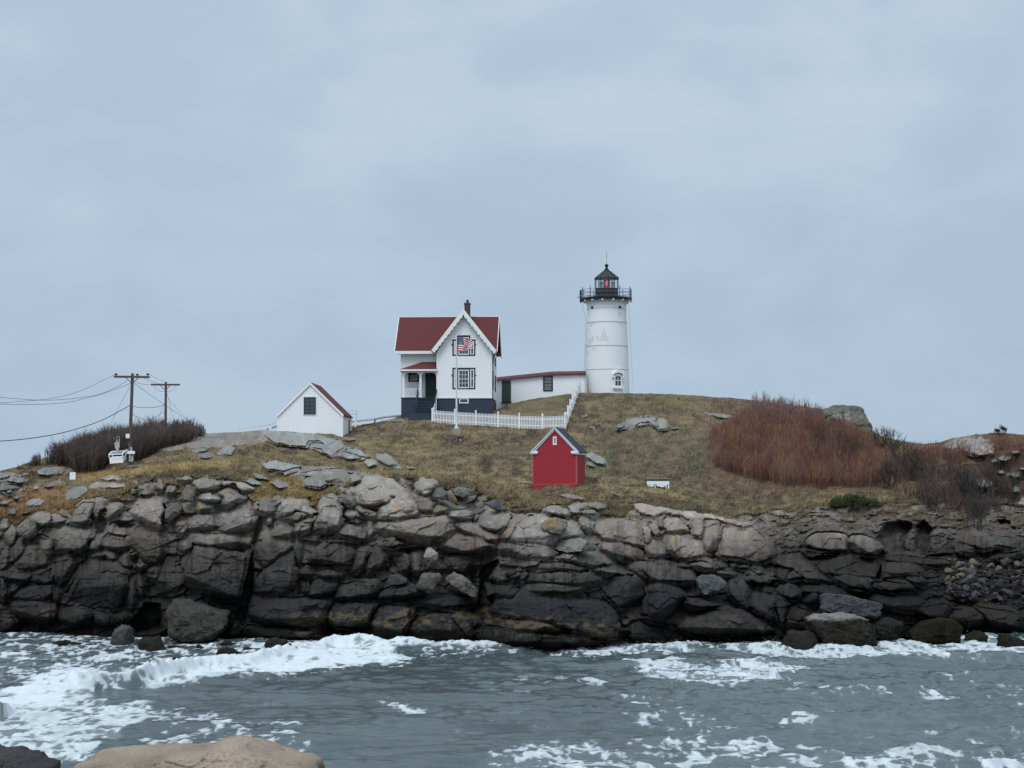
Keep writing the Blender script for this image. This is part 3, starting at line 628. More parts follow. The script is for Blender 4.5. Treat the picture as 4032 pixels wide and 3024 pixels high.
        A_ = (X-cx)/ww; B_ = (cy-Yp)/hh; amp = (.34+.46*d)
        for an in (PI/2+q.uniform(-.5, .5), -PI/2+q.uniform(-.5, .5), q.uniform(-.6, .6), PI+q.uniform(-.6, .6), q.uniform(0, 2*PI)):
            s_ = A_*math.cos(an)+B_*math.sin(an); s0 = q.uniform(.15, .7); sl = q.uniform(.5, 2.0)*(1.5 if math.sin(an) < -.5 else 1.2 if math.sin(an) > .5 else .8)
            v = v-amp*sl*np.maximum(s_-s0, 0)
        # secondary faces and hairline joints inside the block
        v = v+.22*(c3[idx]*11 % 1-.5)+.25*(c3[idx]-.5)*dx3[idx]*2-.10*np.exp(-((j2[idx]-j1[idx])/.035)**2)
        v = v*sc
        if up: v = np.maximum(v, 0)*np.clip(ed/4, 0, 1)
        cur = rel[idx]; take = ins & ((v > cur) | (rockz[idx] < .5))
        rel[idx] = np.where(take, v, cur)
        own[idx] = np.where(take, bi+1, own[idx]); tint[idx] = np.where(take, tn*(.82+.36*q.random()), tint[idx]); hue[idx] = np.where(take, hu, hue[idx])
        slabm[idx] = np.where(take & (ed > 1.5), 1.0, slabm[idx])
    pk = (own == 0) & (py-yc < 75) & (py > yc-22) & (recm < .1) & (px < 2950) & (fbm(px/50, py/30, 3, 151) > .50+.0016*np.maximum(py-yc, 0))
    rockz = np.where(pk, 0, rockz); rel = np.where(pk, np.maximum(rel, -.15), rel)
    rock = np.maximum(rockz, slabm)
    dl = np.where(own > 0, rel, -9.0)
    for _ in range(7):
        e = dl.copy()
        e[1:] = np.maximum(e[1:], dl[:-1]-.12); e[:-1] = np.maximum(e[:-1], dl[1:]-.12); e[:, 1:] = np.maximum(e[:, 1:], dl[:, :-1]-.12); e[:, :-1] = np.maximum(e[:, :-1], dl[:, 1:]-.12); dl = e
    rel = np.where((own == 0) & (rockz > .5) & (recm < .2), np.maximum(rel, dl-.10), rel)
    n1 = fbm(px/70, py/46, 5, 91)-.5; n2 = fbm(px/17, py/12, 4, 95)-.5
    ridg = 1-np.abs(2*fbm(px/50+3, py/34, 4, 99)-1)
    fa = 0
    for sx, sy, am, sd in ((70, 46, .46, 901), (27, 17, .13, 907), (12, 8, .055, 911)):
        p1, p2, pc, pdx, pdy = voro(wx/sx+.35*wy/sx, wy/sy, sd); fa = fa+am*((pc*17 % 1-.5)*pdx*1.6+(pc*29 % 1-.35)*pdy*1.6+.55*(pc-.5))-am*.22*np.exp(-((p2-p1)/.05)**2)
    rel = rel+rock*(.26*n1+.08*n2+.58*fa)
    gn = fbm(px/110, py/26, 4, 103)-.5; rel = rel+(1-rock)*(1.6*gn+.5*(fbm(px/22, py/9, 3, 107)-.5))*sstep(0, 40, py-yk[None])
    fade = sstep(0, 10, py-yk[None]); below = sstep(70, 20, py-yw[None])
    Yf = Y-rel*fade*below
    X3, Y3, Z3 = P(px, py, Yf)
    # ------------------------------------------------ albedo (granite, lichen, tide stain, turf; block tints also hold shade of sides and undersides)
    z = Z3; wob = 1.3*(fbm(px/120, py/60, 4, 111)-.5)+.5*(fbm(px/9, py/30, 3, 113)-.5); zz = z+wob
    HC = np.array([(.208,.186,.162),(.186,.186,.173),(.225,.187,.158),(.142,.141,.140),(.165,.135,.095)])
    base = HC[hue]
    mot = fbm(px/26, py/20, 5, 117); base = base*(.72+.56*mot)[..., None]
    pink = sstep(.52, .66, fbm(px/90+9, py/60, 4, 121)); base = base*(1-.35*pink[..., None])+.35*pink[..., None]*np.array((.19,.148,.13))
    pale = sstep(.64, .74, fbm(px/20, py/14, 5, 125)); base = base*(1+.28*pale[..., None])
    base = base*tint[..., None]
    lich = sstep(.70, .77, fbm(px/34, py/22, 4, 129))*sstep(5, 7, z)
    base = base*(1-.5*lich[..., None])+.5*lich[..., None]*np.array((.30,.19,.07))
    streak = sstep(.5, .75, fbm(px/13, py/120, 4, 133))*sstep(2100, 2120, py)
    base = base*(1-.35*streak[..., None])
    def mixz(c, col, k): return c*(1-k[..., None])+np.array(col)*k[..., None]
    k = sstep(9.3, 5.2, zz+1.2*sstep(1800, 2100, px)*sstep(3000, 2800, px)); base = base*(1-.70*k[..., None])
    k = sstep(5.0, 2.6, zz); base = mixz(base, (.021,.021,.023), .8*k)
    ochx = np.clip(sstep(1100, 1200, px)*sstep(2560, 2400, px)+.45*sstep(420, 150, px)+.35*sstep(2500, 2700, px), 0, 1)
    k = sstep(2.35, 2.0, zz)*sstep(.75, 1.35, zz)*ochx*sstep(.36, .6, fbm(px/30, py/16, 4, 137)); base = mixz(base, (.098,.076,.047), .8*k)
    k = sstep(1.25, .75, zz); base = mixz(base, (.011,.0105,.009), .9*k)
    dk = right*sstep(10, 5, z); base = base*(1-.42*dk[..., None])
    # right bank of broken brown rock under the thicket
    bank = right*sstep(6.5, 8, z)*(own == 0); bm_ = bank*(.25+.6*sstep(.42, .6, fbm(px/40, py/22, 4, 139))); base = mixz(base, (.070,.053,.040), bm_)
    g1n = fbm(px/120, py/30, 4, 141); g2n = fbm(px/30, py/9, 4, 143); g3n = fbm(px/60+4, py/20, 4, 145)
    g = np.ones(px.shape+(3,))*np.array((.140,.106,.061))
    def gm(col, k):
        nonlocal g; g = g*(1-k[..., None])+np.array(col)*k[..., None]
    gm((.098,.080,.047), sstep(.48, .68, g1n)*.6); gm((.190,.145,.082), sstep(.50, .68, g2n)*.7); gm((.058,.043,.034), sstep(.54, .70, g3n)*.8)
    def band(pts, w, col, st):
        dd = edgedist(px, py, np.array(pts, float), False); gm(col, st*sstep(w, w*.3, dd+w*.6*(g2n-.5)))
    band([(305,1885),(440,1862),(560,1850),(760,1830),(930,1822)], 20, (.225,.158,.066), .9)
    band([(1427,1751),(1562,1763),(1698,1797),(1830,1830)], 22, (.21,.165,.085), .7)
    band([(1250,1870),(1605,1866),(1800,1870),(1985,1890),(2080,1900)], 20, (.205,.162,.082), .75)
    band([(2307,1905),(2470,1923),(2615,1934),(2705,1966)], 12, (.235,.175,.088), .9)
    band([(2330,1860),(2420,1880),(2560,1912),(2690,1925)], 16, (.15,.142,.068), .7)
    band([(2480,2000),(2620,1995),(2760,1990)], 18, (.105,.105,.055), .7)
    gm((.185,.108,.050), sstep(470, 300, px)*sstep(1905, 1930, py)*.75)
    gm((.20,.135,.05), sstep(900, 1000, px)*sstep(1340, 1250, px)*sstep(1870, 1890, py)*.6)
    lawn = sstep(1990, 2060, px)*sstep(2300, 2240, px)*sstep(1690, 1660, py)+sstep(2300, 2420, px)*sstep(2860, 2700, px)*sstep(1660, 1600, py); gm((.125,.108,.056), .6*np.clip(lawn, 0, 1))
    hs = sstep(.54, .66, fbm(px/70, py/13, 4, 147)); gm((.082,.062,.043), .65*hs*sstep(1380, 1500, px))
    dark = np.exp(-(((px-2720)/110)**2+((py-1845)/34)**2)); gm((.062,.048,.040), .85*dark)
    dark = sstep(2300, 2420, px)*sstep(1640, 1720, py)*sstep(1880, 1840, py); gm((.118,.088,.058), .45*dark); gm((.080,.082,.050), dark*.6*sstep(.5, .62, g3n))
    tw = sstep(2700, 2850, px)*sstep(1960, 1930, py); gm((.12,.075,.05), .6*tw)
    g = g*1.16
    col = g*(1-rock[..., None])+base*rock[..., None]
    # far side of the island, out of sight
    zk = Z3[0]; Yk = Y3[0]; back = [(1.0,0),(3,0),(7,-.1),(13,-.5),(20,-1.6),(30,-4),(42,-8),(58,-14),(80,-24)]
    bx = []; by = []; bz = []
    for b, dz in back[::-1]:
        bx.append(X3[0]*(1+b/160)); by.append(Yk+b); bz.append(zk+dz)
    X = np.vstack([bx, X3]); Yv = np.vstack([by, Y3]); Z = np.vstack([bz, Z3]); nb = len(back)
    colf = np.vstack([np.broadcast_to(col[0][None], (nb,)+col[0].shape), col]); rk = np.vstack([np.broadcast_to(rock[0][None], (nb, NC)), rock])
    Rr, Cc = X.shape; V = np.stack([X, Yv, Z], -1).reshape(-1, 3); idx = np.arange(Rr*Cc).reshape(Rr, Cc)
    Q = np.stack([idx[1:, :-1], idx[1:, 1:], idx[:-1, 1:], idx[:-1, :-1]], -1).reshape(-1, 4)
    fr = (rk.reshape(-1)[Q].mean(1) > .5)
    for nm, sel, mt in (('cliff', fr, M['rock']), ('hill', ~fr, M['turf'])):
        q = Q[sel]; u, inv = np.unique(q.ravel(), return_inverse=True)
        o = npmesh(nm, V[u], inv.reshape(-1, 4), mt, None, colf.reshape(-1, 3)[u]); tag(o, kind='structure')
    return dict(px=px, py=py, X=X3, Y=Y3, Z=Z3, rock=rock, col=g, slab=slabm, own=own)
LAND = build_land()
_gx = LAND['px'][0]
def landpt(px, py):
    """point of the finished ground seen at this photo pixel"""
    c = int(np.clip(round((px-_gx[0])/3.0), 0, len(_gx)-1)); r = int(np.argmin(np.abs(LAND['py'][:, c]-py)))
    return Vector((LAND['X'][r, c], LAND['Y'][r, c], LAND['Z'][r, c]))
# ---------------------------------------------------------------- the sea
def px2water(px, py):
    Y = water_Y(py); X, Y, Z = P(px, py, Y); return X, Y
CREST = [(-90,430,.8),(0,392,.95),(60,352,.95),(150,297,1.0),(250,264,.95),(340,285,.7),(420,280,.75),(600,264,.7),(760,235,.65),(900,217,.5),(1100,192,.5),
         (1300,152,.5),(1450,124,.6),(1560,122,.6),(1680,142,.35),(1750,132,.5),(1900,150,.3),(2100,143,.28),(2212,160,.1)]
FOAM = [('a',.93,[(-200,420),(0,372),(120,300),(250,257),(330,267),(500,272),(700,240),(1000,200),(1250,168),(1400,135),(1550,120),(1750,132),(1850,150),(1700,222),(1500,262),(1200,275),(950,290),(800,315),(600,325),(400,345),(370,400),(250,430),(0,450),(-200,470)]),
 ('a',.74,[(-200,430),(0,430),(380,405),(640,408),(720,470),(560,500),(520,560),(330,640),(240,690),(-200,720)]),
 ('a',.52,[(-200,120),(0,118),(250,110),(330,120),(600,150),(700,160),(1100,140),(1300,130),(1350,150),(1000,205),(700,240),(300,262),(0,300),(-200,330)]),
 ('a',.62,[(1050,150),(1300,130),(1400,140),(1200,180),(1000,205),(800,215),(700,200)]),
 ('a',.62,[(1800,150),(2000,135),(2212,140),(2400,160),(2400,180),(2212,180),(2000,190),(1830,200)]),
 ('a',.33,[(620,400),(800,430),(1000,450),(1300,460),(1300,600),(900,620),(650,600),(560,520)]),
 ('a',.52,[(1660,400),(1740,405),(1830,430),(1800,442),(1700,430)]),
 ('b',.66,[(100,190),(400,152),(800,146),(900,160),(600,180),(300,200)]),
 ('b',.70,[(900,160),(1100,128),(1300,160),(1600,128),(1960,90),(2212,140),(2400,150),(2400,205),(2212,205),(1900,215),(1500,212),(1200,222),(1050,190)]),
 ('b',.66,[(500,228),(600,222),(800,240),(1100,228),(1260,262),(1160,300),(950,325),(800,318),(620,290)]),
 ('b',.56,[(-100,640),(0,590),(300,588),(460,600),(620,640),(900,628),(1100,618),(1500,622),(1800,612),(2000,640),(2300,650),(2300,760),(-100,760)]),
 ('b',.46,[(500,590),(480,560),(800,540),(1100,560),(1300,590),(1100,620),(700,620)]),
 ('b',.56,[(700,450),(760,430),(850,470),(1010,530),(950,545),(780,510)]),
 ('b',.52,[(1120,490),(1200,450),(1360,428),(1400,445),(1250,490),(1150,505)]),
 ('b',.50,[(1740,355),(1850,355),(1950,375),(1900,385),(1780,372)]),
 ('b',.46,[(1500,350),(1640,350),(1640,365),(1520,365)]),('b',.50,[(300,300),(380,305),(380,325),(310,318)]),
 ('b',.45,[(540,400),(640,410),(600,430),(550,420)]),('b',.5,[(680,520),(820,535),(800,550),(690,545)]),
 ('b',.45,[(1740,520),(1850,520),(1840,545),(1760,540)]),('b',.45,[(2000,390),(2200,375),(2190,400),(2040,410)]),('b',.5,[(1720,600),(1960,580),(2120,570),(2100,590),(1800,620)])]
WAVES = []
_q = random.Random(5)
for k in range(34):
    lam = .55*1.095**k*_q.uniform(.9, 1.1); an = math.radians(90+_q.gauss(14, 27))
    WAVES.append((2*PI/lam*math.cos(an), 2*PI/lam*math.sin(an), lam*.0066*(1.0 if lam < 4 else .75)*(.45 if lam < 1.1 else 1), _q.uniform(0, 6.3)))
cxs = []; cys = []; chs = []
for u, v, hgt in CREST:
    a_, b_ = cr('a', u, v); yy = water_Y(b_+40)
    for _ in range(3): yy = water_Y(b_+hgt*F/yy)
    x_, y_, _z = P(a_, HOR+10, yy); cxs.append(float(x_)); cys.append(float(yy)); chs.append(hgt)
def build_sea():
    fx = np.arange(-52, 52, .066)
    gx = np.cumsum(.12*1.13**np.arange(70)); gx = gx[gx < 5000]
    xs = np.concatenate([-52-gx[::-1], fx, 52+gx])
    ys = [56.0]
    while ys[-1] < 140: ys.append(ys[-1]+max(.08, .17*(ys[-1]/80)**1.5*.75))
    ys = np.array(ys); gy = np.cumsum(.3*1.17**np.arange(55)); gy = gy[gy < 6000]; gb = gy[gy < 400]
    ys = np.concatenate([56-gb[::-1], ys, ys[-1]+gy])
    X, Y = np.meshgrid(xs, ys)
    wx = X+1.5*(vnoise(X/9, Y/9, 301)-.5); wy = Y+1.5*(vnoise(X/9, Y/9, 303)-.5)
    amp = .55+.9*vnoise(X/14, Y/14, 305)
    h = np.zeros(X.shape)
    for kx, ky, a, p in WAVES: h += .85*a*np.sin(kx*wx+ky*wy+p)
    fine = (np.abs(X) < 75) & (Y > 50) & (Y < 145)
    far = np.clip(1-(np.maximum(np.abs(X)-70, 0)+np.maximum(Y-150, 0))/200, 0, 1)
    h = h*amp*far
    chop = .55+.75*sstep(-6, 14, X+.18*(Y-90)); h += chop*(.22*(fbm(wx/.95, wy/1.25, 3, 307)-.5)+.20*(.5-np.abs(fbm(wx/2.1+.4*wy, wy/1.7, 3, 309)-.5)*2))*far
    px, py = pix(X, Y, 0*X)
    fd = np.zeros(X.shape)
    idx = np.nonzero(fine); pxf, pyf = px[idx], py[idx]
    # ragged foam outlines
    ww = 34*(fbm(X[idx]/3.1, Y[idx]/3.1, 4, 311)-.5)*2; pyw = pyf+ww*.55; pxw = pxf+ww*2.2
    f = np.zeros(pxf.shape)
    for c, dens, pts in FOAM:
        pg = poly(c, pts); x0, y0 = pg.min(0)-60; x1, y1 = pg.max(0)+60
        s = np.nonzero((pxw > x0) & (pxw < x1) & (pyw > y0) & (pyw < y1))[0]
        if not len(s): continue
        ed = edgedist(pxw[s], pyw[s]*1.0, pg); ins = inpoly(pxw[s], pyw[s], pg)
        dens = dens*.86 if dens < .6 else dens*1.05
        f[s] = np.maximum(f[s], dens*np.where(ins, .75+.25*np.clip(ed/14, 0, 1), .62*np.exp(-ed/13)))
    yw = itp(WX, pxf); edge = np.exp(-np.abs(pyf-yw-4)/9); f = np.maximum(f, .62*edge)
    f = np.maximum(f, .17*sstep(2300, 3400, pxf)*sstep(2600, 2700, pyf)*vnoise(X[idx]/9, Y[idx]/9, 313))
    f = np.maximum(f, .26*vnoise(X[idx]/3, Y[idx]/6, 317)**1.6*sstep(2600, 2680, pyf)*(.45+.55*sstep(1500, 2500, pxf)))
    # breaker
    Yc = np.interp(X[idx], cxs, cys); hc = 1.35*np.interp(X[idx], cxs, chs, left=.8, right=0)*(.75+.5*vnoise(X[idx]/1.6, Y[idx]/9, 341))
    s = (Y[idx]-Yc)*.74+.7*(fbm(X[idx]/2.2, Y[idx]/2.2, 3, 319)-.5)
    bump = hc*np.where(s > 0, np.exp(-(s/2.0)**2), np.exp(-(s/.95)**2))
    f = np.maximum(f, np.where(hc > .25, .95*np.exp(-(np.where(s > 0, s/2.2, s/1.5))**2), 0))
    calm = np.exp(-(((pxf-470)/150)**2+((pyf-2742)/26)**2)); f = f*(1-.8*calm)
    xq, yq = wx[idx], wy[idx]
    rg = 1-np.abs(2*fbm(xq/1.5, yq/2.4, 4, 323)-1); rg2 = 1-np.abs(2*fbm(xq/.55, yq/1.0, 3, 333)-1)
    n = .34*fbm(xq/.95, yq/1.5, 5, 321)+.22*rg**2+.22*rg2**2+.22*fbm(xq/.24, yq/.42, 3, 331)
    qs = np.quantile(n, np.linspace(0, 1, 201)); rank = np.interp(n, qs, np.linspace(0, 1, 201)); fn = fbm(xq/.30, yq/.55, 4, 337)
    cov = np.clip(f*1.06-.06, 0, .985); foam = sstep(1-cov-.10, 1-cov+.20, rank)*sstep(.08, .2, f)*np.clip(.55+.75*(fn-.2)+.45*sstep(.8, 1, f), .3, 1)
    hf = h[idx]*(1-.6*np.clip(bump/.5, 0, 1))*(1-.55*calm)+bump*(.78+.5*(fbm(X[idx]/.5, Y[idx]/.6, 4, 325)-.3))+.10*foam*(fbm(X[idx]/.35, Y[idx]/.5, 3, 327)-.35)*(.6+1.2*np.clip(f, 0, 1))
    h[idx] = hf; fo = np.zeros(X.shape); fo[idx] = foam; aer = np.zeros(X.shape); aer[idx] = sstep(.25, .95, f)*.85
    gr = np.clip(.55*sstep(-14, 16, X+.15*(Y-95))+.6*(vnoise(X/6, Y/9, 329)-.2), 0, 1)
    V = np.stack([X, Y, h], -1).reshape(-1, 3); R_, C_ = X.shape; ii = np.arange(R_*C_).reshape(R_, C_)
    Q = np.stack([ii[:-1, :-1], ii[:-1, 1:], ii[1:, 1:], ii[1:, :-1]], -1).reshape(-1, 4)
    m, nt, b = newmat('sea_water'); N = nt.nodes; L = nt.links
    at = N.new('ShaderNodeAttribute'); at.attribute_name = 'Col'; sp = N.new('ShaderNodeSeparateColor'); L.new(at.outputs['Color'], sp.inputs[0])
    wc = N.new('ShaderNodeMix'); wc.data_type = 'RGBA'; wc.inputs['A'].default_value = (.040,.056,.058,1); wc.inputs['B'].default_value = (.078,.104,.104,1)
    L.new(sp.outputs['Green'], wc.inputs['Factor'])
    ae = N.new('ShaderNodeMix'); ae.data_type = 'RGBA'; ae.inputs['B'].default_value = (.15,.185,.19,1); L.new(sp.outputs['Blue'], ae.inputs['Factor']); L.new(wc.outputs['Result'], ae.inputs['A'])
    mx = N.new('ShaderNodeMix'); mx.data_type = 'RGBA'; mx.inputs['B'].default_value = (.56,.60,.615,1)
    L.new(ae.outputs['Result'], mx.inputs['A']); L.new(sp.outputs['Red'], mx.inputs['Factor']); L.new(mx.outputs['Result'], b.inputs['Base Color'])
    ro = N.new('ShaderNodeMapRange'); ro.inputs['To Min'].default_value = .13; ro.inputs['To Max'].default_value = .9; L.new(sp.outputs['Red'], ro.inputs['Value']); L.new(ro.outputs['Result'], b.inputs['Roughness'])
    b.inputs['IOR'].default_value = 1.33
    tc = N.new('ShaderNodeTexCoord'); nz = N.new('ShaderNodeTexNoise'); nz.inputs['Scale'].default_value = 3.2; nz.inputs['Detail'].default_value = 7; nz.inputs['Roughness'].default_value = .62; L.new(tc.outputs['Object'], nz.inputs['Vector'])
    bp = N.new('ShaderNodeBump'); bp.inputs['Strength'].default_value = .5; bp.inputs['Distance'].default_value = .09; L.new(nz.outputs['Fac'], bp.inputs['Height']); L.new(bp.outputs['Normal'], b.inputs['Normal'])
    o = npmesh('sea', V, Q, m, None, np.stack([fo, gr, aer], -1).reshape(-1, 3)); tag(o, kind='structure')
build_sea()
# flecks of spray thrown up where the sea breaks
def build_spray():
    P0 = []
    q = np.random.default_rng(3)
    for i in range(6000):
        x = q.uniform(-28, 9); k = float(np.interp(x, cxs, chs)); y = float(np.interp(x, cxs, cys))+q.normal(0, .5)
        P0.append((x, y, k*.8+abs(q.normal(0, .22))*k, q.uniform(.005, .016)))
    for i in range(900):
        px = q.choice([q.normal(3700, 150), q.normal(2700, 250), q.normal(3150, 120), q.normal(1500, 140), q.normal(2440, 60)]); py = float(itp(WX, px))+q.uniform(-2, 10)
        x, y = px2water(px, py); P0.append((float(x), float(y), abs(q.normal(0, .22)), q.uniform(.007, .02)))
    A = np.array(P0); n = len(A); b = np.array([(1,0,0),(-1,0,0),(0,1,0),(0,-1,0),(0,0,1),(0,0,-1)], float)
    V = (A[:, None, :3]+A[:, None, 3:]*b[None]).reshape(-1, 3)
    f = np.array([(0,2,4),(2,1,4),(1,3,4),(3,0,4),(2,0,5),(1,2,5),(3,1,5),(0,3,5)])
    Fc = (np.arange(n)[:, None, None]*6+f[None]).reshape(-1, 3)
    tag(npmesh('sea_spray', V, Fc, plain('spray_white', (.74,.78,.80), .9, .02)), 'white flecks of spray along the breaking wave and the rocks', 'spray', kind='stuff')
build_spray()
# ---------------------------------------------------------------- boulders that lie loose on the shore
def boulder(label, pg, Yb, thick, col, seed=0, p=.55, rough=.07, group=None, cuts=11, cat='boulder', tide=True, rot=0.0, seaweed=None, patches=(), n=110, m=60, near=False):
    pg = np.array(pg, float); W = np.array([P(x, y, Yb) for x, y in pg]); c = W.mean(0); o2 = W[:, [0, 2]]-c[[0, 2]]
    th = np.linspace(0, 2*PI, n, endpoint=False); rad = np.zeros(n)
    for i, t in enumerate(th):
        dx, dz = math.cos(t), math.sin(t); best = 0
        for k in range(len(o2)):
            a = o2[k]; b = o2[(k+1) % len(o2)]; e = b-a; det = dx*(-e[1])+dz*e[0]
            if abs(det) < 1e-9: continue
            s = (a[0]*(-e[1])+a[1]*e[0])/det; u = (dx*a[1]-dz*a[0])/det
            if s > 0 and -1e-6 <= u <= 1+1e-6: best = max(best, s)
        rad[i] = best or .1
    for _ in range(1): rad = .25*np.roll(rad, 1)+.5*rad+.25*np.roll(rad, -1)
    la = np.linspace(-PI/2, PI/2, m); q = random.Random(seed)
    TH, LA = np.meshgrid(th, la); Rr = np.abs(np.cos(LA))**p
    X = np.cos(TH)*rad[None]*Rr; Z = np.sin(TH)*rad[None]*Rr; Yl = np.sign(np.sin(LA))*np.abs(np.sin(LA))**p*thick/2
    sz = float(np.mean(rad))
    V = np.stack([X, Yl, Z], -1).reshape(-1, 3)
    for k in range(cuts):
        nv = np.array([q.uniform(-1, 1), -abs(q.uniform(.3, 1.2)), q.uniform(-.3, 1.1)]); nv /= np.linalg.norm(nv)
        pr = V@nv; lim = pr.max()*q.uniform(.62, .9); over = np.maximum(pr-lim, 0); V = V-over[:, None]*nv[None]*.93
    nn = fbm(V[:, 0]/sz*1.6+seed, V[:, 2]/sz*1.6+V[:, 1]/sz, 4, 400+seed)-.5; n2 = fbm(V[:, 0]/sz*7+seed, V[:, 2]/sz*7+V[:, 1]/sz*5, 3, 430+seed)-.5
    n3 = fbm(V[:, 0]/sz*16+seed, V[:, 2]/sz*16+V[:, 1]/sz*12, 3, 440+seed)-.5; V = V*(1+(nn*rough*3.2+n2*rough*1.5+n3*rough*(.9 if seaweed is None else 1.6)))[:, None]
    for sc_, am_ in ((.8, .11), (.33, .035), (.15, .014)):
        p1, p2, pc, pdx, pdy = voro(V[:, 0]/sz/sc_+seed*3.7+V[:, 1]/sz*.5, V[:, 2]/sz/sc_*1.3+V[:, 1]/sz*.6, 470+seed); am2 = am_*(.45 if near else 1)*(rough/.07)**.5
        V = V*(1+am2*((pc*17 % 1-.5)*pdx*1.6+(pc*29 % 1-.5)*pdy*1.6+.6*(pc-.5))-am2*.25*np.exp(-((p2-p1)/.06)**2))[:, None]
    cs, sn = math.cos(rot), math.sin(rot); V = np.stack([V[:, 0]*cs-V[:, 1]*sn, V[:, 0]*sn+V[:, 1]*cs, V[:, 2]], -1)
    zz = V[:, 2]+c[2]; mt = fbm(V[:, 0]*2.2+seed, V[:, 2]*2.2+V[:, 1], 5, 450)
    C = np.array(col)[None]*((.80 if near or not tide else .62)*(.55+.9*mt))[:, None]
    if tide:
        k = sstep(1.3, .5, zz+.8*(mt-.5)); C = C*(1-.85*k[:, None])+np.array((.018,.0175,.014))*.85*k[:, None]
    if seaweed is not None:
        k = sstep(seaweed+.25, seaweed-.1, zz+.35*(mt-.5)+.2*(fbm(V[:, 0]*5, V[:, 2]*1.2, 3, 460)-.5)); C = C*(1-.92*k[:, None])+np.array((.014,.0125,.008))*.92*k[:, None]*(.6+.8*mt)[:, None]
    for (u, v, r, pc) in patches:
        wpx, wpy, _ = P(u, v, Yb); ux = wpx-c[0]; uz = P(u, v, Yb)[2]-c[2]
        k = np.exp(-(((V[:, 0]-ux)/r)**2+((V[:, 2]-uz)/(r*.6))**2))*sstep(.35, .55, mt+.1); C = C*(1-k[:, None])+np.array(pc)*k[:, None]
    I = np.arange(n*m).reshape(m, n); J = np.roll(I, -1, 1)
    Q = np.stack([I[:-1], J[:-1], J[1:], I[1:]], -1).reshape(-1, 4)
    ob = npmesh('boulder', V, Q, M['rocknear'] if near else M['rock'], None, C); ob.location = c
    return tag(ob, label, cat, group)
M['rocknear'] = vcmat('granite_grain', .88, 26.0, .42, 1.0, .03, spec=.08)
GR = (.23,.225,.21); BR = (.225,.195,.165); DK = (.030,.029,.028); VD = (.014,.0135,.012)
def lb(label, crop, pts, d, thick, col, seed, **k):
    pg = poly(crop, pts); cx, cy = pg.mean(0); Y = float(baseY(cx, cy))-d; return boulder(label, pg, Y, thick, col, seed, **k)
lb('round grey boulder wedged in the jointed rock near the far left of the cliff', 'A', [(215,900),(240,870),(340,835),(430,870),(450,930),(440,1020),(380,1080),(300,1070),(240,1010)], 1.0, 1.7, (.24,.22,.19), 1, cuts=4)
lb('small light brown boulder jammed between dark slabs on the left cliff face', 'A', [(495,1150),(540,1100),(640,1065),(665,1110),(660,1180),(600,1230),(540,1215)], 1.2, 1.3, (.20,.175,.145), 2)
lb('egg shaped boulder lodged in the dark cleft right of the brown rock pillar', 'C', [(165,600),(220,550),(330,490),(370,540),(340,640),(220,740),(170,700)], 1.0, 1.6, (.22,.20,.17), 3, cuts=4)
lb('upright rounded block standing in the rubble below the cable car pole', 'C', [(365,400),(420,270),(470,300),(530,370),(520,480),(440,500),(370,450)], 1.2, 1.5, (.20,.18,.155), 4)
lb('pale rounded boulder on the left shoulder of the big granite dome', 'E', [(390,350),(430,310),(540,320),(590,400),(580,450),(500,440),(410,400)], 1.4, 1.5, (.25,.235,.20), 5)
lb('grey angular block leaning right of the pale hollow rock at the turf edge', 'E', [(1480,330),(1520,240),(1590,230),(1650,290),(1640,380),(1540,360)], 1.2, 1.3, (.18,.17,.155), 6)
lb('thin slanting brown slab with an orange lichen end at the turf edge', 'E', [(1640,280),(1700,265),(1770,380),(1755,430),(1700,405),(1650,380)], 1.3, 1.0, (.25,.21,.17), 7, patches=[(cr('E',1765,390)[0], cr('E',1765,390)[1], .25, (.40,.20,.03))])
lb('light grey flat boulder in brown grass above the long cliff blocks', 'E', [(1720,260),(1790,225),(1900,250),(2000,290),(1960,330),(1840,350),(1740,320)], 1.2, 2.0, (.24,.235,.21), 8)
lb('small pale pointed rock in grass left of the grey wedge block', 'E', [(1985,440),(2040,370),(2095,450),(2050,485)], 1.0, 1.0, (.27,.25,.21), 9)
lb('dark grey wedge block tilted against the turf below the red shed', 'G', [(265,150),(420,75),(480,110),(400,250),(360,240),(270,200)], 1.2, 1.2, (.13,.135,.14), 10, cuts=5)
lb('flat topped block with an orange lichen patch lying on the pale ledge', 'G', [(945,420),(1000,360),(1130,335),(1315,365),(1300,440),(1230,565),(1100,530),(960,490)], 2.0, 2.2, (.25,.235,.205), 11, p=.4, patches=[(cr('G',1070,400)[0], cr('G',1070,400)[1], .6, (.27,.18,.075))])
lb('pale grey six sided slab set into the ledge below the lichen block', 'G', [(1130,740),(1160,670),(1240,640),(1480,600),(1560,640),(1690,720),(1680,780),(1400,790),(1280,790)], 1.7, 2.2, (.29,.28,.25), 12)
lb('dark loaf shaped stone on the ledge at the mouth of the black cleft', 'F', [(950,400),(1000,335),(1100,335),(1190,380),(1190,430),(1060,450),(960,420)], 1.5, 1.4, (.09,.088,.085), 13)
lb('palest cream coloured boulder balanced on top of the heap in the cleft', 'F', [(1380,125),(1420,25),(1460,18),(1545,80),(1558,140),(1530,168),(1480,150)], 1.6, 1.1, (.36,.33,.28), 14, cuts=6)
lb('squarish brown block resting under the cream boulder in the cleft', 'F', [(1295,475),(1380,305),(1500,320),(1605,310),(1570,400),(1485,505)], 1.7, 1.7, (.155,.14,.12), 15)
lb('pale wedge shaped boulder lying aslant right of the squarish brown block', 'F', [(1605,390),(1720,298),(1820,340),(1920,410),(2025,550),(1950,582),(1840,545),(1770,480)], 1.9, 1.8, (.205,.19,.165), 16)
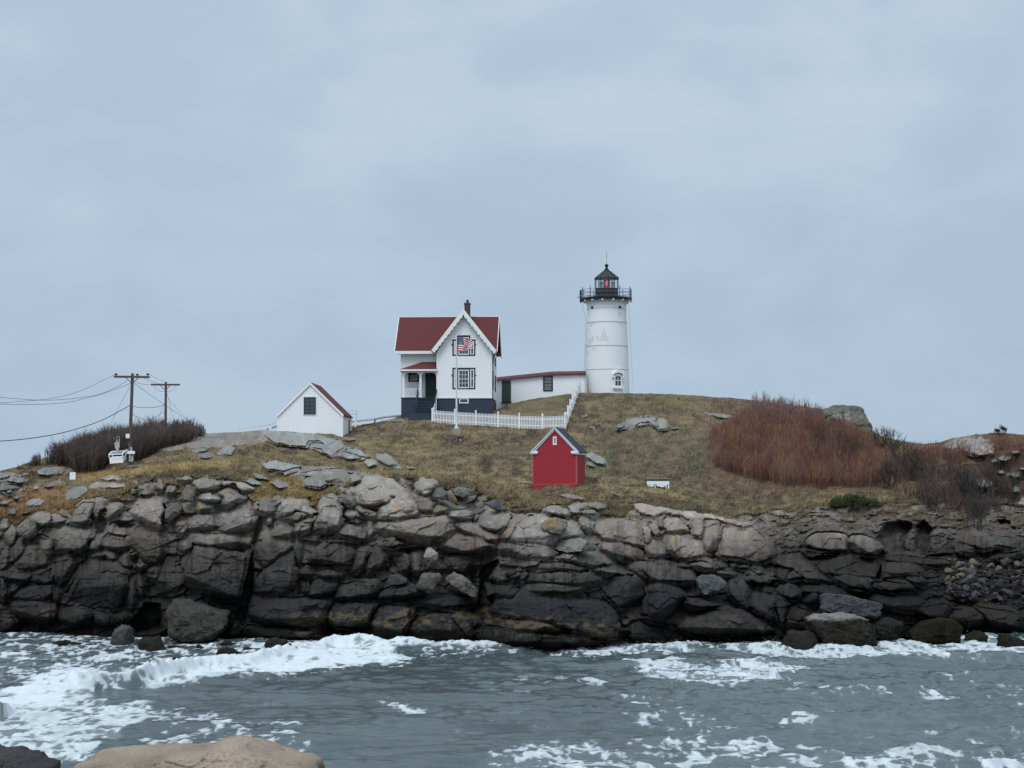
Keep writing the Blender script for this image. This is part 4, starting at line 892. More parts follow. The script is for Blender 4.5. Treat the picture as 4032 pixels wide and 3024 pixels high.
lb('huge rounded boulder with brown stains at the waterline left of centre', 'D', [(155,850),(290,710),(450,720),(800,830),(960,860),(930,980),(880,1060),(740,1215),(400,1235),(250,1140),(150,980)], 2.4, 4.5, (.060,.056,.048), 17, cuts=5, tide=False, patches=[(cr('D',220,960)[0], cr('D',220,960)[1], .55, (.045,.035,.02))])
lb('smooth blue grey boulder perched below the tan granite dome', 'J', [(560,235),(620,190),(780,190),(910,260),(900,330),(840,385),(760,420),(640,410),(580,330)], 2.0, 2.2, (.120,.128,.128), 18, cuts=4)
lb('long blue grey slab lying on dark rocks near the right shore', 'S', [(868,745),(900,722),(1080,742),(1200,772),(1272,795),(1272,860),(1240,888),(1080,868),(890,835)], 2.2, 2.6, (.075,.078,.082), 19, p=.42, cuts=4, tide=False)
lb('broad weed covered rock with a pale flat top at the right waterline', 'S', [(795,880),(860,862),(1050,862),(1180,892),(1222,950),(1235,1070),(1100,1085),(900,1075),(805,960)], 2.6, 4.0, (.20,.19,.175), 20, p=.45, cuts=3, tide=False, seaweed=1.75)
lb('knobbly black weedy rock behind the pale topped shore rock', 'S', [(1225,905),(1330,878),(1420,920),(1385,1000),(1300,1035),(1235,1010)], 1.8, 2.2, DK, 21, rough=.12)
lb('long humped dark olive weedy rock at the right waterline', 'S', [(1465,985),(1540,920),(1660,888),(1740,893),(1790,940),(1800,1040),(1700,1065),(1540,1065),(1485,1035)], 2.6, 3.4, (.03,.028,.018), 22, seaweed=9, rough=.05, cuts=2)
boulder('big rounded grey granite outcrop on the skyline right of the red thicket', poly('Q', [(845,205),(900,180),(950,164),(1000,158),(1080,160),(1140,182),(1165,220),(1172,268),(1195,300),(1200,360),(1100,400),(900,380),(860,300)]), 171.5, 5.0, (.150,.140,.115), 23, p=.34, cuts=4, tide=False, patches=[(cr('Q',985,245)[0], cr('Q',985,245)[1], 1.1, (.27,.265,.24))])
# rocks awash in the surf: measured outlines, each standing on the sea bed
def sr(label, crop, pts, col, seed, thick=1.2, **k):
    pg = poly(crop, pts); yb = pg[:, 1].max(); Y = float(water_Y(yb)); cx = pg[:, 0].mean(); w2 = np.ptp(pg[:, 0])*.46
    pg = np.vstack([pg, [(cx+w2, yb+14), (cx, yb+22), (cx-w2, yb+14)]]); pg = pg[np.argsort(np.arctan2(pg[:, 1]-pg[:, 1].mean(), pg[:, 0]-cx))]
    k.setdefault('rough', .12); return boulder(label, pg, Y+.2, thick, col, seed, cat='rock', group='rocks awash in the surf', n=56, m=32, **k)
sr('long flat black rock awash at the left end of the surf', 'a', [(212,150),(225,138),(285,134),(345,148),(345,155),(220,156)], VD, 31, 1.6)
sr('tall grey split rock standing at the foot of the left cliff', 'a', [(478,145),(480,105),(505,70),(535,66),(570,85),(578,145),(530,152)], (.075,.075,.073), 32, 1.6, tide=False)
sr('blocky dark brown rock in the surf right of the tall grey rock', 'a', [(597,178),(600,135),(625,118),(690,112),(697,155),(712,182),(640,184)], (.035,.030,.024), 33, 1.6)
sr('small black pointed rock alone between the blocky rock and the low ridge rock', 'a', [(835,168),(855,150),(880,162),(876,170)], VD, 34, .8)
sr('low black ridge rock behind the shark fin rock in the surf', 'a', [(940,154),(960,140),(990,136),(1018,152),(1010,156)], VD, 35, 1.1)
sr('black shark fin shaped rock in the middle of the surf', 'a', [(925,198),(945,172),(968,161),(1000,172),(1045,194),(1035,200)], VD, 36, 1.3)
sr('small flat black rock just in front of the shark fin rock', 'a', [(975,224),(990,206),(1015,202),(1040,212),(1035,226)], VD, 37, .9)
sr('small dark rock right of the shark fin rock', 'a', [(1040,178),(1058,162),(1090,172),(1080,180)], VD, 38, .9)
sr('slanted dark grey rock at the cliff foot left of the breaking wave', 'a', [(1130,158),(1160,128),(1235,124),(1242,150),(1220,165),(1150,166)], (.05,.048,.046), 39, 1.6)
sr('lumpy black rock in foam in front of the slanted grey rock', 'a', [(1180,194),(1190,165),(1230,155),(1255,150),(1295,178),(1270,196)], VD, 40, 1.3)
sr('nearest low black rock half covered by foam in the surf', 'a', [(720,222),(750,208),(795,210),(810,222),(770,228)], VD, 41, 1.0)
sr('small flat dark rock beside the blocky brown rock in the surf', 'a', [(715,166),(735,156),(765,158),(768,168)], VD, 42, .8)
sr('white capped dark rock with a trickle left of the pale topped shore rock', 'b', [(1160,155),(1180,100),(1230,92),(1310,100),(1325,130),(1310,165),(1220,168)], (.04,.038,.032), 43, 2.0)
sr('rounded black rock ringed by foam near the right edge', 'b', [(1950,132),(1975,100),(2000,93),(2045,100),(2048,132),(2000,140)], VD, 44, 1.5)
sr('sloping black rock cut by the right edge of the view', 'b', [(2095,150),(2110,108),(2150,112),(2240,140),(2240,165),(2150,160)], VD, 45, 1.7)
sr('low wet stone in foam beside the pale topped shore rock', 'b', [(1565,150),(1590,132),(1640,138),(1655,152),(1600,155)], VD, 46, .9)
# the near shore, under the photographer
boulder('large smooth tan boulder in the near foreground', np.array([(295+(u-295)*.955, 700+(v-700)*.93+6) for u, v in [(295,700),(330,665),(380,638),(440,620),(620,610),(780,603),(900,600),(965,574),(1020,563),(1090,567),(1180,595),(1290,635),(1370,660),(1400,690),(1400,900),(1200,980),(850,1000),(500,980),(300,900)]])*.9114+np.array([0, 2400.]), 24.0, 2.6, (.36,.285,.22), 50, p=.42, rough=.05, cuts=2, tide=False, n=260, m=150, near=True)
boulder('dark boulder in the near left corner', poly('a', [(-250,640),(-80,618),(35,620),(110,648),(200,698),(205,900),(0,960),(-300,900)]), 22.0, 2.2, (.060,.056,.055), 51, p=.5, rough=.07, cuts=6, tide=False, n=160, m=90, near=True)
def near_shore():
    xs = np.linspace(-60, 60, 160); ys = np.linspace(-12, 36, 80); X, Y = np.meshgrid(xs, ys)
    Z = 8.6-.0*X-np.clip(Y-4, 0, 99)*.20-np.clip(Y-25, 0, 99)*1.0+1.0*(fbm(X/5, Y/5, 5, 501)-.5)
    f1, f2, c, _, _ = voro(X/3, Y/2.4, 503); Z = Z+.5*c-.3*np.exp(-((f2-f1)/.1)**2)
    mt = fbm(X*1.5, Y*1.5, 4, 505); C = np.array((.22,.19,.16))*(.6+.8*mt)[..., None]
    k = sstep(3, 1, Z); C = C*(1-.8*k[..., None]); I = np.arange(X.size).reshape(X.shape)
    Q = np.stack([I[:-1, :-1], I[:-1, 1:], I[1:, 1:], I[1:, :-1]], -1).reshape(-1, 4)
    tag(npmesh('shore', np.stack([X, Y, Z], -1), Q, M['rock'], None, C.reshape(-1, 3)), kind='structure')
near_shore()
# ---------------------------------------------------------------- windows and doors shared by the buildings
def sash(parent, fr, crop, u0, u1, v0, v1, d, cols=2, rows=4, fw=.07, mat=None, glass=None, name='window', bars=.035, depth=.06, half=True):
    """a window: white sash bars (the part) with one sheet of glass behind them (its sub-part)"""
    x0, z1 = fr.c2(crop, u0, v0, d); x1, z0 = fr.c2(crop, u1, v1, d); m = MB(); y0, y1 = d-depth, d
    m.box(x0, x0+fw, y0, y1, z0, z1).box(x1-fw, x1, y0, y1, z0, z1).box(x0+fw, x1-fw, y0, y1, z1-fw, z1).box(x0+fw, x1-fw, y0, y1, z0, z0+fw)
    ix0, ix1, iz0, iz1 = x0+fw, x1-fw, z0+fw, z1-fw
    for c in range(1, cols):
        x = ix0+(ix1-ix0)*c/cols; m.box(x-bars/2, x+bars/2, y0+.02, y1-.004, iz0, iz1)
    for r in range(1, rows):
        z = iz0+(iz1-iz0)*r/rows; b = bars*(1.8 if half and r == rows//2 else 1); m.box(ix0, ix1, y0+.014, y1-.008, z-b/2, z+b/2)
    f = m.build(name, mat or M['trim'], parent)
    MB().box(ix0, ix1, y1-.012, y1-.002, iz0, iz1).build('pane', glass or M['glass'], f)
    return f
def panel(parent, fr, crop, u0, u1, v0, v1, d, th, mat, name):
    x0, z1 = fr.c2(crop, u0, v0, d); x1, z0 = fr.c2(crop, u1, v1, d)
    return MB().box(x0, x1, d-th, d, z0, z1).build(name, mat, parent)
# ---------------------------------------------------------------- keeper's house
def build_house():
    X0, Y0, _ = P(cr('h', 838, 0)[0], 1625, 172.0); Z0 = P(0, 1628, 172.0)[2]
    fr = Frame(X0, Y0, Z0, math.radians(-2.8)); h = lambda u, v, d=0.0: fr.c2('h', u, v, d)
    E = empty('keepers_house', fr.o, fr.th)
    tag(E, 'white clapboard house with dark red roof and scalloped front gable on navy foundation', 'house')
    D, DR, DB = 2.2, 5.3, 8.4
    xl, zf = h(565, 1187); xr = h(1110, 1187)[0]; ze = h(565, 720)[1]; xa, za = h(828, 352)
    xm = h(200, 1187, D)[0]; ze2 = h(300, 728, D)[1]; zr = h(500, 384, DR)[1]
    w = MB(); w.prism([(xl, zf), (xr, zf), (xr, ze), (xa, za), (xl, ze)], 0, DR); w.build('front_wing_wall', M['clap'], E)
    MB().sweepx([(D, zf), (DB, zf), (DB, ze2), (DR, zr-.12), (D, ze2)], xm, xr-.004).build('main_wall', M['clap'], E)
    for x in (xl, xr): MB().box(x-.07, x+.07, -.02, .02, zf+.05, ze-.1).build('corner_board', M['trim'], E)
    MB().box(xl-.08, xr+.08, -.05, .01, zf-.08, zf+.05).build('water_table', M['trim'], E); MB().box(xm-.03, xm+.1, D-.03, D+.01, zf, ze2).build('corner_board', M['trim'], E)
    # foundation
    f = MB(); f.box(xl+.03, xr-.03, .04, DB, -1.8, zf-.08); f.box(xm+.05, xl+.03, D+.04, DB-.05, -1.8, zf-.08)
    f.build('foundation', M['navy'], E)
    # main roof
    ye = 1.55; xle, zev = h(141, 718, ye); xlr, zrr = h(183, 379, DR); xrr = h(1187, 378, DR)[0]; th = .16
    sl = (zrr-zev)/(DR-ye); zb = zrr-sl*(DB+.55-DR); yb = DB+.55
    r = MB(); xL = min(xlr, xle); r.slab([(xL, ye, zev), (xrr, ye, zev), (xrr, DR, zrr), (xL, DR, zrr)], (0, 0, -th))
    r.slab([(xL, yb, zb), (xL, DR, zrr), (xrr, DR, zrr), (xrr, yb, zb)], (0, 0, -th)); roof = r.build('roof', M['redroof'], E)
    k = MB(); k.box(xL, xrr, DR-.09, DR+.09, zrr-.03, zrr+.05); k.build('ridge_cap', M['trim'], roof)
    for x, wd in ((xL-.03, .05), (xrr, .05)):
        tr = MB(); tr.slab([(x, ye-.02, zev+.02), (x+wd, ye-.02, zev+.02), (x+wd, DR, zrr+.02), (x, DR, zrr+.02)], (0, 0, -.34))
        tr.slab([(x, yb, zb+.02), (x, DR, zrr+.02), (x+wd, DR, zrr+.02), (x+wd, yb, zb+.02)], (0, 0, -.34)); tr.build('rake_board', M['trim'], E)
    tr = MB(); tr.box(xL, xl-.35, ye-.06, ye-.003, zev-.30, zev-.02); tr.box(xL+.1, xl, ye, D, zev-.30, zev-.24)
    tr.build('eave_trim', M['trim'], E)
    # front gable roof
    xg, zg = h(828, 298, -.5); xgl, zgl = h(507, 716, -.5); xgr, zgr = h(1164, 722, -.5); yb2 = DR+.2
    g = MB(); g.slab([(xgl, -.5, zgl), (xg, -.5, zg), (xg, yb2, zg), (xgl, yb2, zgl)], (0, 0, -.14)); g.slab([(xgr, -.5, zgr), (xgr, yb2, zgr), (xg, yb2, zg), (xg, -.5, zg)], (0, 0, -.14))
    g.build('gable_roof', M['redroof'], E)
    s = MB(); s.slab([(xgl+.06, -.48, zgl-.14), (xg, -.48, zg-.15), (xg, .3, zg-.15), (xgl+.06, .3, zgl-.14)], (0, 0, -.04)); s.slab([(xgr-.06, -.48, zgr-.14), (xgr-.06, .3, zgr-.14), (xg, .3, zg-.15), (xg, -.48, zg-.15)], (0, 0, -.04))
    s.build('soffit', M['trim'], E)
    for xe, zee in ((xgl, zgl), (xgr, zgr)):
        n = 96; dx, dz = xe-xg, zee-zg; Ln = math.hypot(dx, dz); nx, nz = (-dz/Ln, dx/Ln)
        if nz > 0: nx, nz = -nx, -nz
        o = [(xg+dx*i/n, zg+.03+dz*i/n) for i in range(n+1)]
        b = []
        for i in range(n+1):
            wv = .30+.085*abs(math.sin(PI*i/n*10.5)); b.append((xg+dx*i/n+nx*wv, zg+dz*i/n+nz*wv))
        b = [(max(px_, xg) if dx > 0 else min(px_, xg), pz_) for px_, pz_ in b]
        MB().prism(o+b[::-1], -.57, -.503).build('bargeboard', M['trim'], E)
    # chimney
    cx0, cz1 = h(838, 236, 4.2); cx1 = h(894, 236, 4.2)[0]; cz0 = h(870, 430, 4.2)[1]
    c = MB().box(cx0, cx1, 4.2, 4.8, cz0, cz1).box(cx0-.04, cx1+.04, 4.16, 4.84, cz1-.16, cz1).build('chimney', M['brick'], E)
    px0, pz1 = h(854, 205, 4.4); px1 = h(883, 205, 4.4)[0]
    MB().lathe([(.10, 0), (.14, 0), (.12, pz1-cz1-.05), (.14, pz1-cz1)], 14, ((px0+px1)/2, 4.5, cz1)).build('chimney_pot', M['brick'], c)
    # windows of the front wing: dark surround, centre sash, two narrow side lights
    for (v0, v1, up) in ((888, 1102, None), (604, 767, 562)):
        fw = MB(); x0, z1 = h(718, v0); x1, z0 = h(948, v1); xs = [h(q, 0)[0] for q in (735, 757, 772, 890, 897, 934)]
        sur = MB(); yy0, yy1 = -.035, -.002
        def bx(u0, u1, w0, w1): a, b2 = h(u0, w0); c2, d2 = h(u1, w1); sur.box(a, c2, yy0, yy1, d2, b2)
        top = up or v0
        bx(718, 733, v0, v1); bx(936, 948, v0, v1); bx(757, 778, top, v1); bx(886, 898, top, v1)
        bx(733, 757, v0, v0+16); bx(898, 936, v0, v0+16); bx(778, 886, top, top+20)
        bx(733, 757, v1-12, v1); bx(898, 936, v1-12, v1); bx(778, 886, v1-9, v1)
        bx(709, 718, (v0+v1)/2-38, (v0+v1)/2-22); bx(948, 956, (v0+v1)/2-38, (v0+v1)/2-22)
        bx(716, 950, v1-3, v1+6) if False else None
        wd = sur.build('window_surround', M['navydk'], E)
        sash(E, fr, 'h', 778.5, 885.5, top+20.5, v1-9.5, -.004, 3, 4, .085, name='sash_window', bars=.03)
        for a, b2 in ((733.5, 756.5), (898.5, 935.5)): sash(E, fr, 'h', a, b2, v0+16.5, v1-12.5, -.004, 1, 2, .085, name='side_light')
    sash(E, fr, 'h', 787, 881, 1194, 1246, .036, 1, 1, .09, name='basement_window')
    # windows and downpipe on the right hand wall
    for (ya, yb_, v0, v1) in ((1.6, 2.6, 745, 835), (5.4, 6.4, 745, 835), (1.5, 2.7, 905, 1095), (5.3, 6.5, 930, 1095)):
        z1 = h(1110, v0)[1]; z0 = h(1110, v1)[1]
        wnd = MB().box(xr-.01, xr+.05, ya, ya+.14, z0, z1).box(xr-.01, xr+.05, yb_-.14, yb_, z0, z1).box(xr-.01, xr+.05, ya+.14, yb_-.14, z1-.14, z1).box(xr-.01, xr+.05, ya+.14, yb_-.14, z0, z0+.1).build('side_window', M['navydk'], E)
        MB().box(xr-.01, xr+.02, ya+.14, yb_-.14, z0+.1, z1-.14).build('pane', M['curtain'], wnd)
    dz = h(1120, 735)[1]
    MB().tube([(xgr-.1, 1.3, dz+.05), (xgr-.16, .9, dz-.12), (xr+.09, .45, dz-.45), (xr+.09, .4, zf-.3)], .05, 8).build('downpipe', M['navydk'], E, smooth=True)
    MB().tube([(xl-.12, D-.12, ze2-.2), (xl-.12, D-.12, h(530, 895, D)[1])], .05, 8).build('downpipe', M['navydk'], E, smooth=True)
    # porch
    po = MB(); x0, zp = h(200, 1187, .1); po.box(x0, xl-.02, .1, D, zp-.12, zp); po.build('porch_floor', M['navydk'], E)
    xs0 = h(372, 1187, .1)[0]
    MB().box(x0+.03, xs0, .14, D, -1.8, zp-.12).build('porch_skirt', M['navy'], E)
    for (u0, u1) in ((214, 238), (387, 408)):
        a = h(u0, 940, .15)[0]; b = h(u1, 940, .15)[0]; zt = h(u0, 936, .15)[1]
        MB().box(a, b, .15, .15+(b-a), zp, zt).box(a-.04, b+.04, .11, .19+(b-a), zp, zp+.10).box(a-.04, b+.04, .11, .19+(b-a), zt-.12, zt).build('porch_post', M['trim'], E)
    bz0 = h(300, 938, .15)[1]; bz1 = h(300, 903, .15)[1]; a = h(205, 900, .15)[0]
    MB().box(a, xl-.02, .14, .34, bz0, bz1).box(a, a+.2, .34, D, bz0, bz1).build('porch_beam', M['trim'], E)
    def brk(u0, u1, sgn):
        xa_, z_ = h(u0, 937, .2); xb_ = h(u1, 937, .2)[0]; hgt = .46; pts = [(xa_, z_), (xb_, z_)]
        pts += [(xa_+(xb_-xa_)*(1-math.sin(q)), z_-hgt*(1-math.cos(q))) for q in [i*PI/2/8 for i in range(1, 9)]]
        MB().prism(pts, .18, .24).build('porch_bracket', M['trim'], E)
    brk(238, 285, 1); brk(387, 340, -1); brk(408, 452, 1); brk(554, 520, -1)
    rl = MB(); a = h(238, 1100, .2)[0]; b = h(387, 1100, .2)[0]; zt = h(300, 1098, .2)[1]
    rl.box(a, b, .18, .26, zt-.07, zt).box(a, b, .19, .25, zp+.06, zp+.12)
    n = 11
    for i in range(n): x = a+(b-a)*(i+.5)/n; rl.box(x-.022, x+.022, .2, .24, zp+.12, zt-.07)
    rl.build('porch_railing', M['trim'], E)
    eL, eZ = h(186, 903, -.2); eR = xl-.01; tL, tZ = h(415, 830, D); 
    pr = MB(); pr.slab([(eL, -.2, eZ), (eR, -.2, eZ), (eR, D, tZ), (tL, D, tZ)], (0, 0, -.1)); pr.slab([(eL, -.2, eZ), (tL, D, tZ), (eL, D, eZ)], (0, 0, -.1)); pr.build('porch_roof', M['redroof'], E)
    MB().box(eL, eR, -.24, -.19, eZ-.17, eZ-.01).box(eL-.04, eL, -.24, D, eZ-.17, eZ-.01).build('porch_fascia', M['trim'], E)
    panel(E, fr, 'h', 276, 383, 942, 1030, D-.002, .05, M['navydk'], 'window_surround')
    sash(E, fr, 'h', 288, 372, 952, 1024, D-.053, 3, 2, .05, M['navydk'], M['curtain'], name='porch_window')
    dr = panel(E, fr, 'h', 447, 553, 940, 1186, D-.002, .06, M['dkgreen'], 'front_door')
    st = MB(); n = 7; xA = h(372, 1250, 0)[0]; xB = h(548, 1250, 0)[0]; z0 = h(450, 1352, -1.8)[1]
    for i in range(n):
        zt = zp-(zp-z0)*(i+1)/(n+1); y1 = .1-.27*i
        st.box(xA, xB, y1-.27, y1+.02, zt-.05, zt).box(xA+.03, xB-.03, y1-.2, y1, -1.6, zt-.05)
    st.build('stairs', M['navy'], E)
    zt = h(390, 1100, 0)[1]; zb_ = h(375, 1245, -1.9)[1]
    for x in (xA-.04, xB+.12):
        hd = MB(); hd.box(x-.05, x+.05, .0, .1, zp-.1, zt).box(x-.05, x+.05, -1.95, -1.85, -1.5, zb_+.05); hd.bar((x, .05, zt-.06), (x, -1.9, zb_), .07, .09); hd.build('handrail', M['navydk'], E)
    MB().box(xA-.6, xB+.2, -2.7, -1.9, -1.4, h(430, 1348, -2.0)[1]).build('step_slab', M['navy'], E)
build_house()
# ---------------------------------------------------------------- lighthouse
def build_tower():
    px = cr('t', 1083, 0)[0]; Yc = 186.0; k = .4522*Yc/F
    zz = lambda v, d=2.0: P(px, cr('t', 0, v)[1], Yc-d)[2]
    X0 = P(px, 1500, Yc)[0]; Z0 = zz(1312)-.5
    E = empty('lighthouse', (X0, Yc, Z0)); tag(E, 'white conical lighthouse tower with black lantern room and gallery railing', 'lighthouse')
    Z = lambda v, d=2.0: zz(v, d)-Z0
    R = lambda v: (np.interp(v, [500, 585, 700, 905, 1112, 1312], [171, 171, 174, 184, 190, 197]))*k
    prof = [(R(1330), -.6)]+[(R(v), Z(v)) for v in (1312, 1112, 905, 700, 585)]+[(R(585), Z(500)), (R(585)+.18, Z(490)), (.5, Z(490))]
    MB().lathe(prof, 72).build('tower_wall', M['towerw'], E, smooth=True)
    for v, t in ((1112, .04), (905, .055), (697, .06), (577, .035)):
        MB().lathe([(R(v)-.02, Z(v)-t), (R(v)+.018, Z(v)-t), (R(v)+.018, Z(v)+t*.4), (R(v)-.02, Z(v)+t*.4)], 72).build('seam_band', M['seam'], E, smooth=True)
    def onwall(u0, v0, off=.0):
        s = (u0-1083)*k/R(v0); a = math.asin(max(-.99, min(.99, s))); r = R(v0)+off
        return (r*math.sin(a), -r*math.cos(a), Z(v0)), a
    # grey paint patches
    for pts in ([(1048,752),(1092,868),(1012,866),(1026,820)], [(915,850),(960,815),(965,860),(920,900)], [(1170,600),(1205,610),(1200,650),(1175,640)], [(950,920),(985,918),(962,955)], [(935,705),(985,704),(930,735)], [(1180,705),(1215,703),(1200,730)], [(980,815),(1012,830),(1005,862),(985,850)]):
        pa = np.array(pts, float); m = MB(); st = 4.0
        for u in np.arange(pa[:, 0].min(), pa[:, 0].max(), st):
            for v in np.arange(pa[:, 1].min(), pa[:, 1].max(), st):
                if inpoly(np.array([u+st/2]), np.array([v+st/2+3*(vnoise(np.array(u/7), np.array(v/7), 3)-.5)]), pa)[0]:
                    m.add([tuple(onwall(x, y, .012)[0]) for x, y in ((u, v), (u+st, v), (u+st, v+st), (u, v+st))], [(0, 3, 2, 1)])
        if m.f: m.build('paint_patch', M['patch'], E)
    # hooded window
    (wx, wy, wz), a = onwall(1165, 1215); fr = empty('window', (wx, wy, 0)); fr.parent = E; fr.rotation_euler = (0, 0, a)
    z0, z1 = Z(1262), Z(1165); w = 24*k/math.cos(a)
    def arch(wd, zb, zt, n=10): return [(-wd, zb), (wd, zb)]+[(wd*math.cos(PI*i/n), zt-wd+wd*.8*math.sin(PI*i/n)) for i in range(n+1)]
    o = arch(w*1.38, z0-.10, z1+.18); i_ = arch(w*1.02, z0, z1)
    n = len(o); m = MB(); vs = [(x, -.15, z) for x, z in o]+[(x, -.15, z) for x, z in i_]+[(x, .15, z) for x, z in o]+[(x, .15, z) for x, z in i_]
    fs = []
    for q in range(n):
        p = (q+1) % n; fs += [(q, p, n+p, n+q), (q, 2*n+q, 2*n+p, p), (n+q, n+p, 3*n+p, 3*n+q)]
    m.add(vs, fs); m.build('window_frame', M['trim'], fr)
    g = MB(); g.prism(arch(w*1.01, z0+.005, z1-.005), -.09, -.02); g.build('pane', M['glass'], fr)
    mu = MB(); mu.box(-.025, .025, -.115, -.092, z0+.06, z1-.03); zm = z0+(z1-z0)*.52; mu.box(-w, w, -.118, -.092, zm-.035, zm+.035); mu.box(-w, w, -.116, -.092, z0, z0+.05); mu.build('muntin', M['trim'], fr)
    MB().box(-w*1.75, w*1.75, -.24, .1, z0-.24, z0-.11).box(-w*1.5, w*1.5, -.18, .1, z0-.34, z0-.24).build('sill', M['trim'], fr)
    hp = [(-w*2.0, z1+.05), (-w*1.75, z1+.22), (-w*.9, z1+.40), (0, z1+.47), (w*.9, z1+.40), (w*1.75, z1+.22), (w*2.0, z1+.05), (w*1.7, z1+.02), (w*1.45, z1+.12), (0, z1+.26), (-w*1.45, z1+.12), (-w*1.7, z1+.02)]
    MB().prism(hp, -.28, .12).box(-w*1.95, -w*1.5, -.22, .1, z1-.28, z1+.05).box(w*1.5, w*1.95, -.22, .1, z1-.28, z1+.05).build('hood', M['trim'], fr)
    for u in (952, 1190):
        (x, y, z), a2 = onwall(u, 570, .01); p = MB(); c2, s2 = math.cos(a2), math.sin(a2)
        ring = lambda r, off: [(x+r*math.cos(t)*c2+off*s2, y+r*math.cos(t)*s2-off*c2, z+r*math.sin(t)) for t in [2*PI*i/16 for i in range(16)]]
        A, B = ring(.14, .06), ring(.14, -.1); p.add(A+B, [tuple(range(16))]+[(i, i+16, (i+1) % 16+16, (i+1) % 16) for i in range(16)]); p.build('porthole', M['black'], E)
    # gallery
    zd = Z(490); rg = 222*k
    MB().lathe([(rg-.35, zd-.12), (rg-.02, zd-.12), (rg, zd-.02), (rg, zd+.12), (.8, zd+.13)], 64).build('gallery_deck', M['black'], E, smooth=True)
    for i in range(14):
        t = 2*PI*(i+.5)/14-PI/2; r0 = R(585); c, s = math.cos(t), math.sin(t); up = []
        for q in range(9):
            f = q/8; up.append((r0+(rg-.12-r0)*(1-math.cos(f*PI/2)), zd-.85+.72*math.sin(f*PI/2)))
        pr = [(r0-.03, zd-.95)]+up+[(rg-.12, zd-.125), (r0-.03, zd-.125)]
        n2 = len(pr); vs = []
        for sd_ in (-.085, .085): vs += [(r*c-sd_*s, r*s+sd_*c, z) for r, z in pr]
        b = MB().add(vs, [tuple(range(n2)), tuple(range(2*n2-1, n2-1, -1))]+[(j, j+n2, (j+1) % n2+n2, (j+1) % n2) for j in range(n2)])
        b.ball(((rg-.12)*c, (rg-.12)*s, zd-.2), .11, 8); b.build('bracket', M['trim'], E)
    # railing: posts, two rails, thin balusters
    zt = zd+1.05; rail = MB(); rr = rg-.05
    for z in (zt-.12, zd+.62, zd+.2):
        pts = [(rr*math.cos(2*PI*i/48), rr*math.sin(2*PI*i/48), z) for i in range(49)]; rail.tube(pts, .022, 5)
    for i in range(80):
        t = 2*PI*i/80; rail.box(rr*math.cos(t)-.006, rr*math.cos(t)+.006, rr*math.sin(t)-.006, rr*math.sin(t)+.006, zd+.1, zt-.12)
    ra = rail.build('railing', M['galvd'], E)
    for i in range(10):
        t = 2*PI*i/10+.18; MB().tube([(rr*math.cos(t), rr*math.sin(t), zd+.05), (rr*math.cos(t), rr*math.sin(t), zt+.16)], .034, 6).build('post', M['black'], ra)
    MB().box(-rg-.16, -rg+.02, -.16, .16, zd-.3, zd+.95).build('equipment_box', M['black'], E)
    hn = MB().tube([(-rg-.10, -.1, zd+.28), (-rg-.25, -.12, zd+.25), (-rg-.38, -.14, zd+.22)], [.05, .06, .10], 8); hn.build('horn', M['galv'], E)
    # lantern room, ten sided
    n = 10; a0 = math.radians(-90+4); rl = 103*k; z1, z2, z3 = Z(402, 1.2), Z(316, 1.2), Z(245, 0)
    MB().lathe([(rl, zd+.1), (rl, z1), (rl-.25, z1+.04), (.02, z1+.04)], n, (0,0,0), a0).build('lantern_wall', M['black'], E)
    for i in range(n):
        t0, t1 = a0+2*PI*i/n, a0+2*PI*(i+1)/n; p0 = ((rl-.05)*math.cos(t0), (rl-.05)*math.sin(t0)); p1 = ((rl-.05)*math.cos(t1), (rl-.05)*math.sin(t1))
        MB().add([(*p0, z1), (*p1, z1), (*p1, z2), (*p0, z2)], [(0, 1, 2, 3)]).build('glazing', M['clear'], E)
        MB().tube([(rl*math.cos(t0), rl*math.sin(t0), z1-.05), (rl*math.cos(t0), rl*math.sin(t0), z2+.05)], .033, 6).build('mullion', M['black'], E)
    re = 110*k; ro = MB().lathe([(rl, z2-.05), (re, z2-.04), (re, z2+.05), (re*.96, z2+.08), (.12, z3), (.10, z3+.05)], n, (0,0,0), a0).build('lantern_roof', M['lroof'], E)
    rib = MB()
    for i in range(n):
        t = a0+2*PI*i/n; rib.tube([(re*math.cos(t), re*math.sin(t), z2+.07), (.12*math.cos(t), .12*math.sin(t), z3+.01)], .025, 5)
    rib.build('roof_rib', M['black'], ro)
    zb = Z(212, 0); MB().lathe([(.20, z3-.03), (.21, z3+.05), (.12, z3+.12), (.10, zb-.2), (.13, zb-.17)], 16).ball((0, 0, zb), .19, 14).build('ball_finial', M['black'], ro, smooth=True)
    MB().tube([(0, 0, zb+.1), (0, 0, Z(85, 0))], .028, 6).build('lightning_rod', M['galv'], ro)
    le = MB().lathe([(.30, z1+.05), (.34, z1+.2), (.36, (z1+z2)/2), (.33, z2-.2), (.26, z2-.06)], 18).build('lens', M['lens'], E, smooth=True)
    MB().ball((-.02, -.12, (z1+z2)/2+.06), .10, 12).box(-.035, .035, -.42, -.2, (z1+z2)/2-.22, (z1+z2)/2+.28).build('lamp', M['lamp'], E)
    for t in (-2.55, -2.2, .45, .8): MB().box(.78*math.cos(t)-.1, .78*math.cos(t)+.1, .2, .24, z1+.05, z2-.25).build('blind', M['trim'], E)
    # conduits hanging beside the tower
    cl = [(866,530),(874,590),(895,660),(897,740),(893,860),(886,1000),(880,1125)]
    pts = [((u-1083)*k, -.9, Z(v, 1)) for u, v in cl]; MB().tube(pts, .022, 5).build('conduit', M['galv'], E)
    for u, v in ((905, 748), (903, 880)): MB().ball(((u-1083)*k, -.6, Z(v)), .07, 8).build('insulator', M['trim'], E)
    pts = [((u-1083)*k, -.6, Z(v, 1)) for u, v in [(1272,535),(1279,700),(1288,900),(1297,1100),(1311,1306)]]; MB().tube(pts, .016, 5).build('conduit', M['galv'], E)
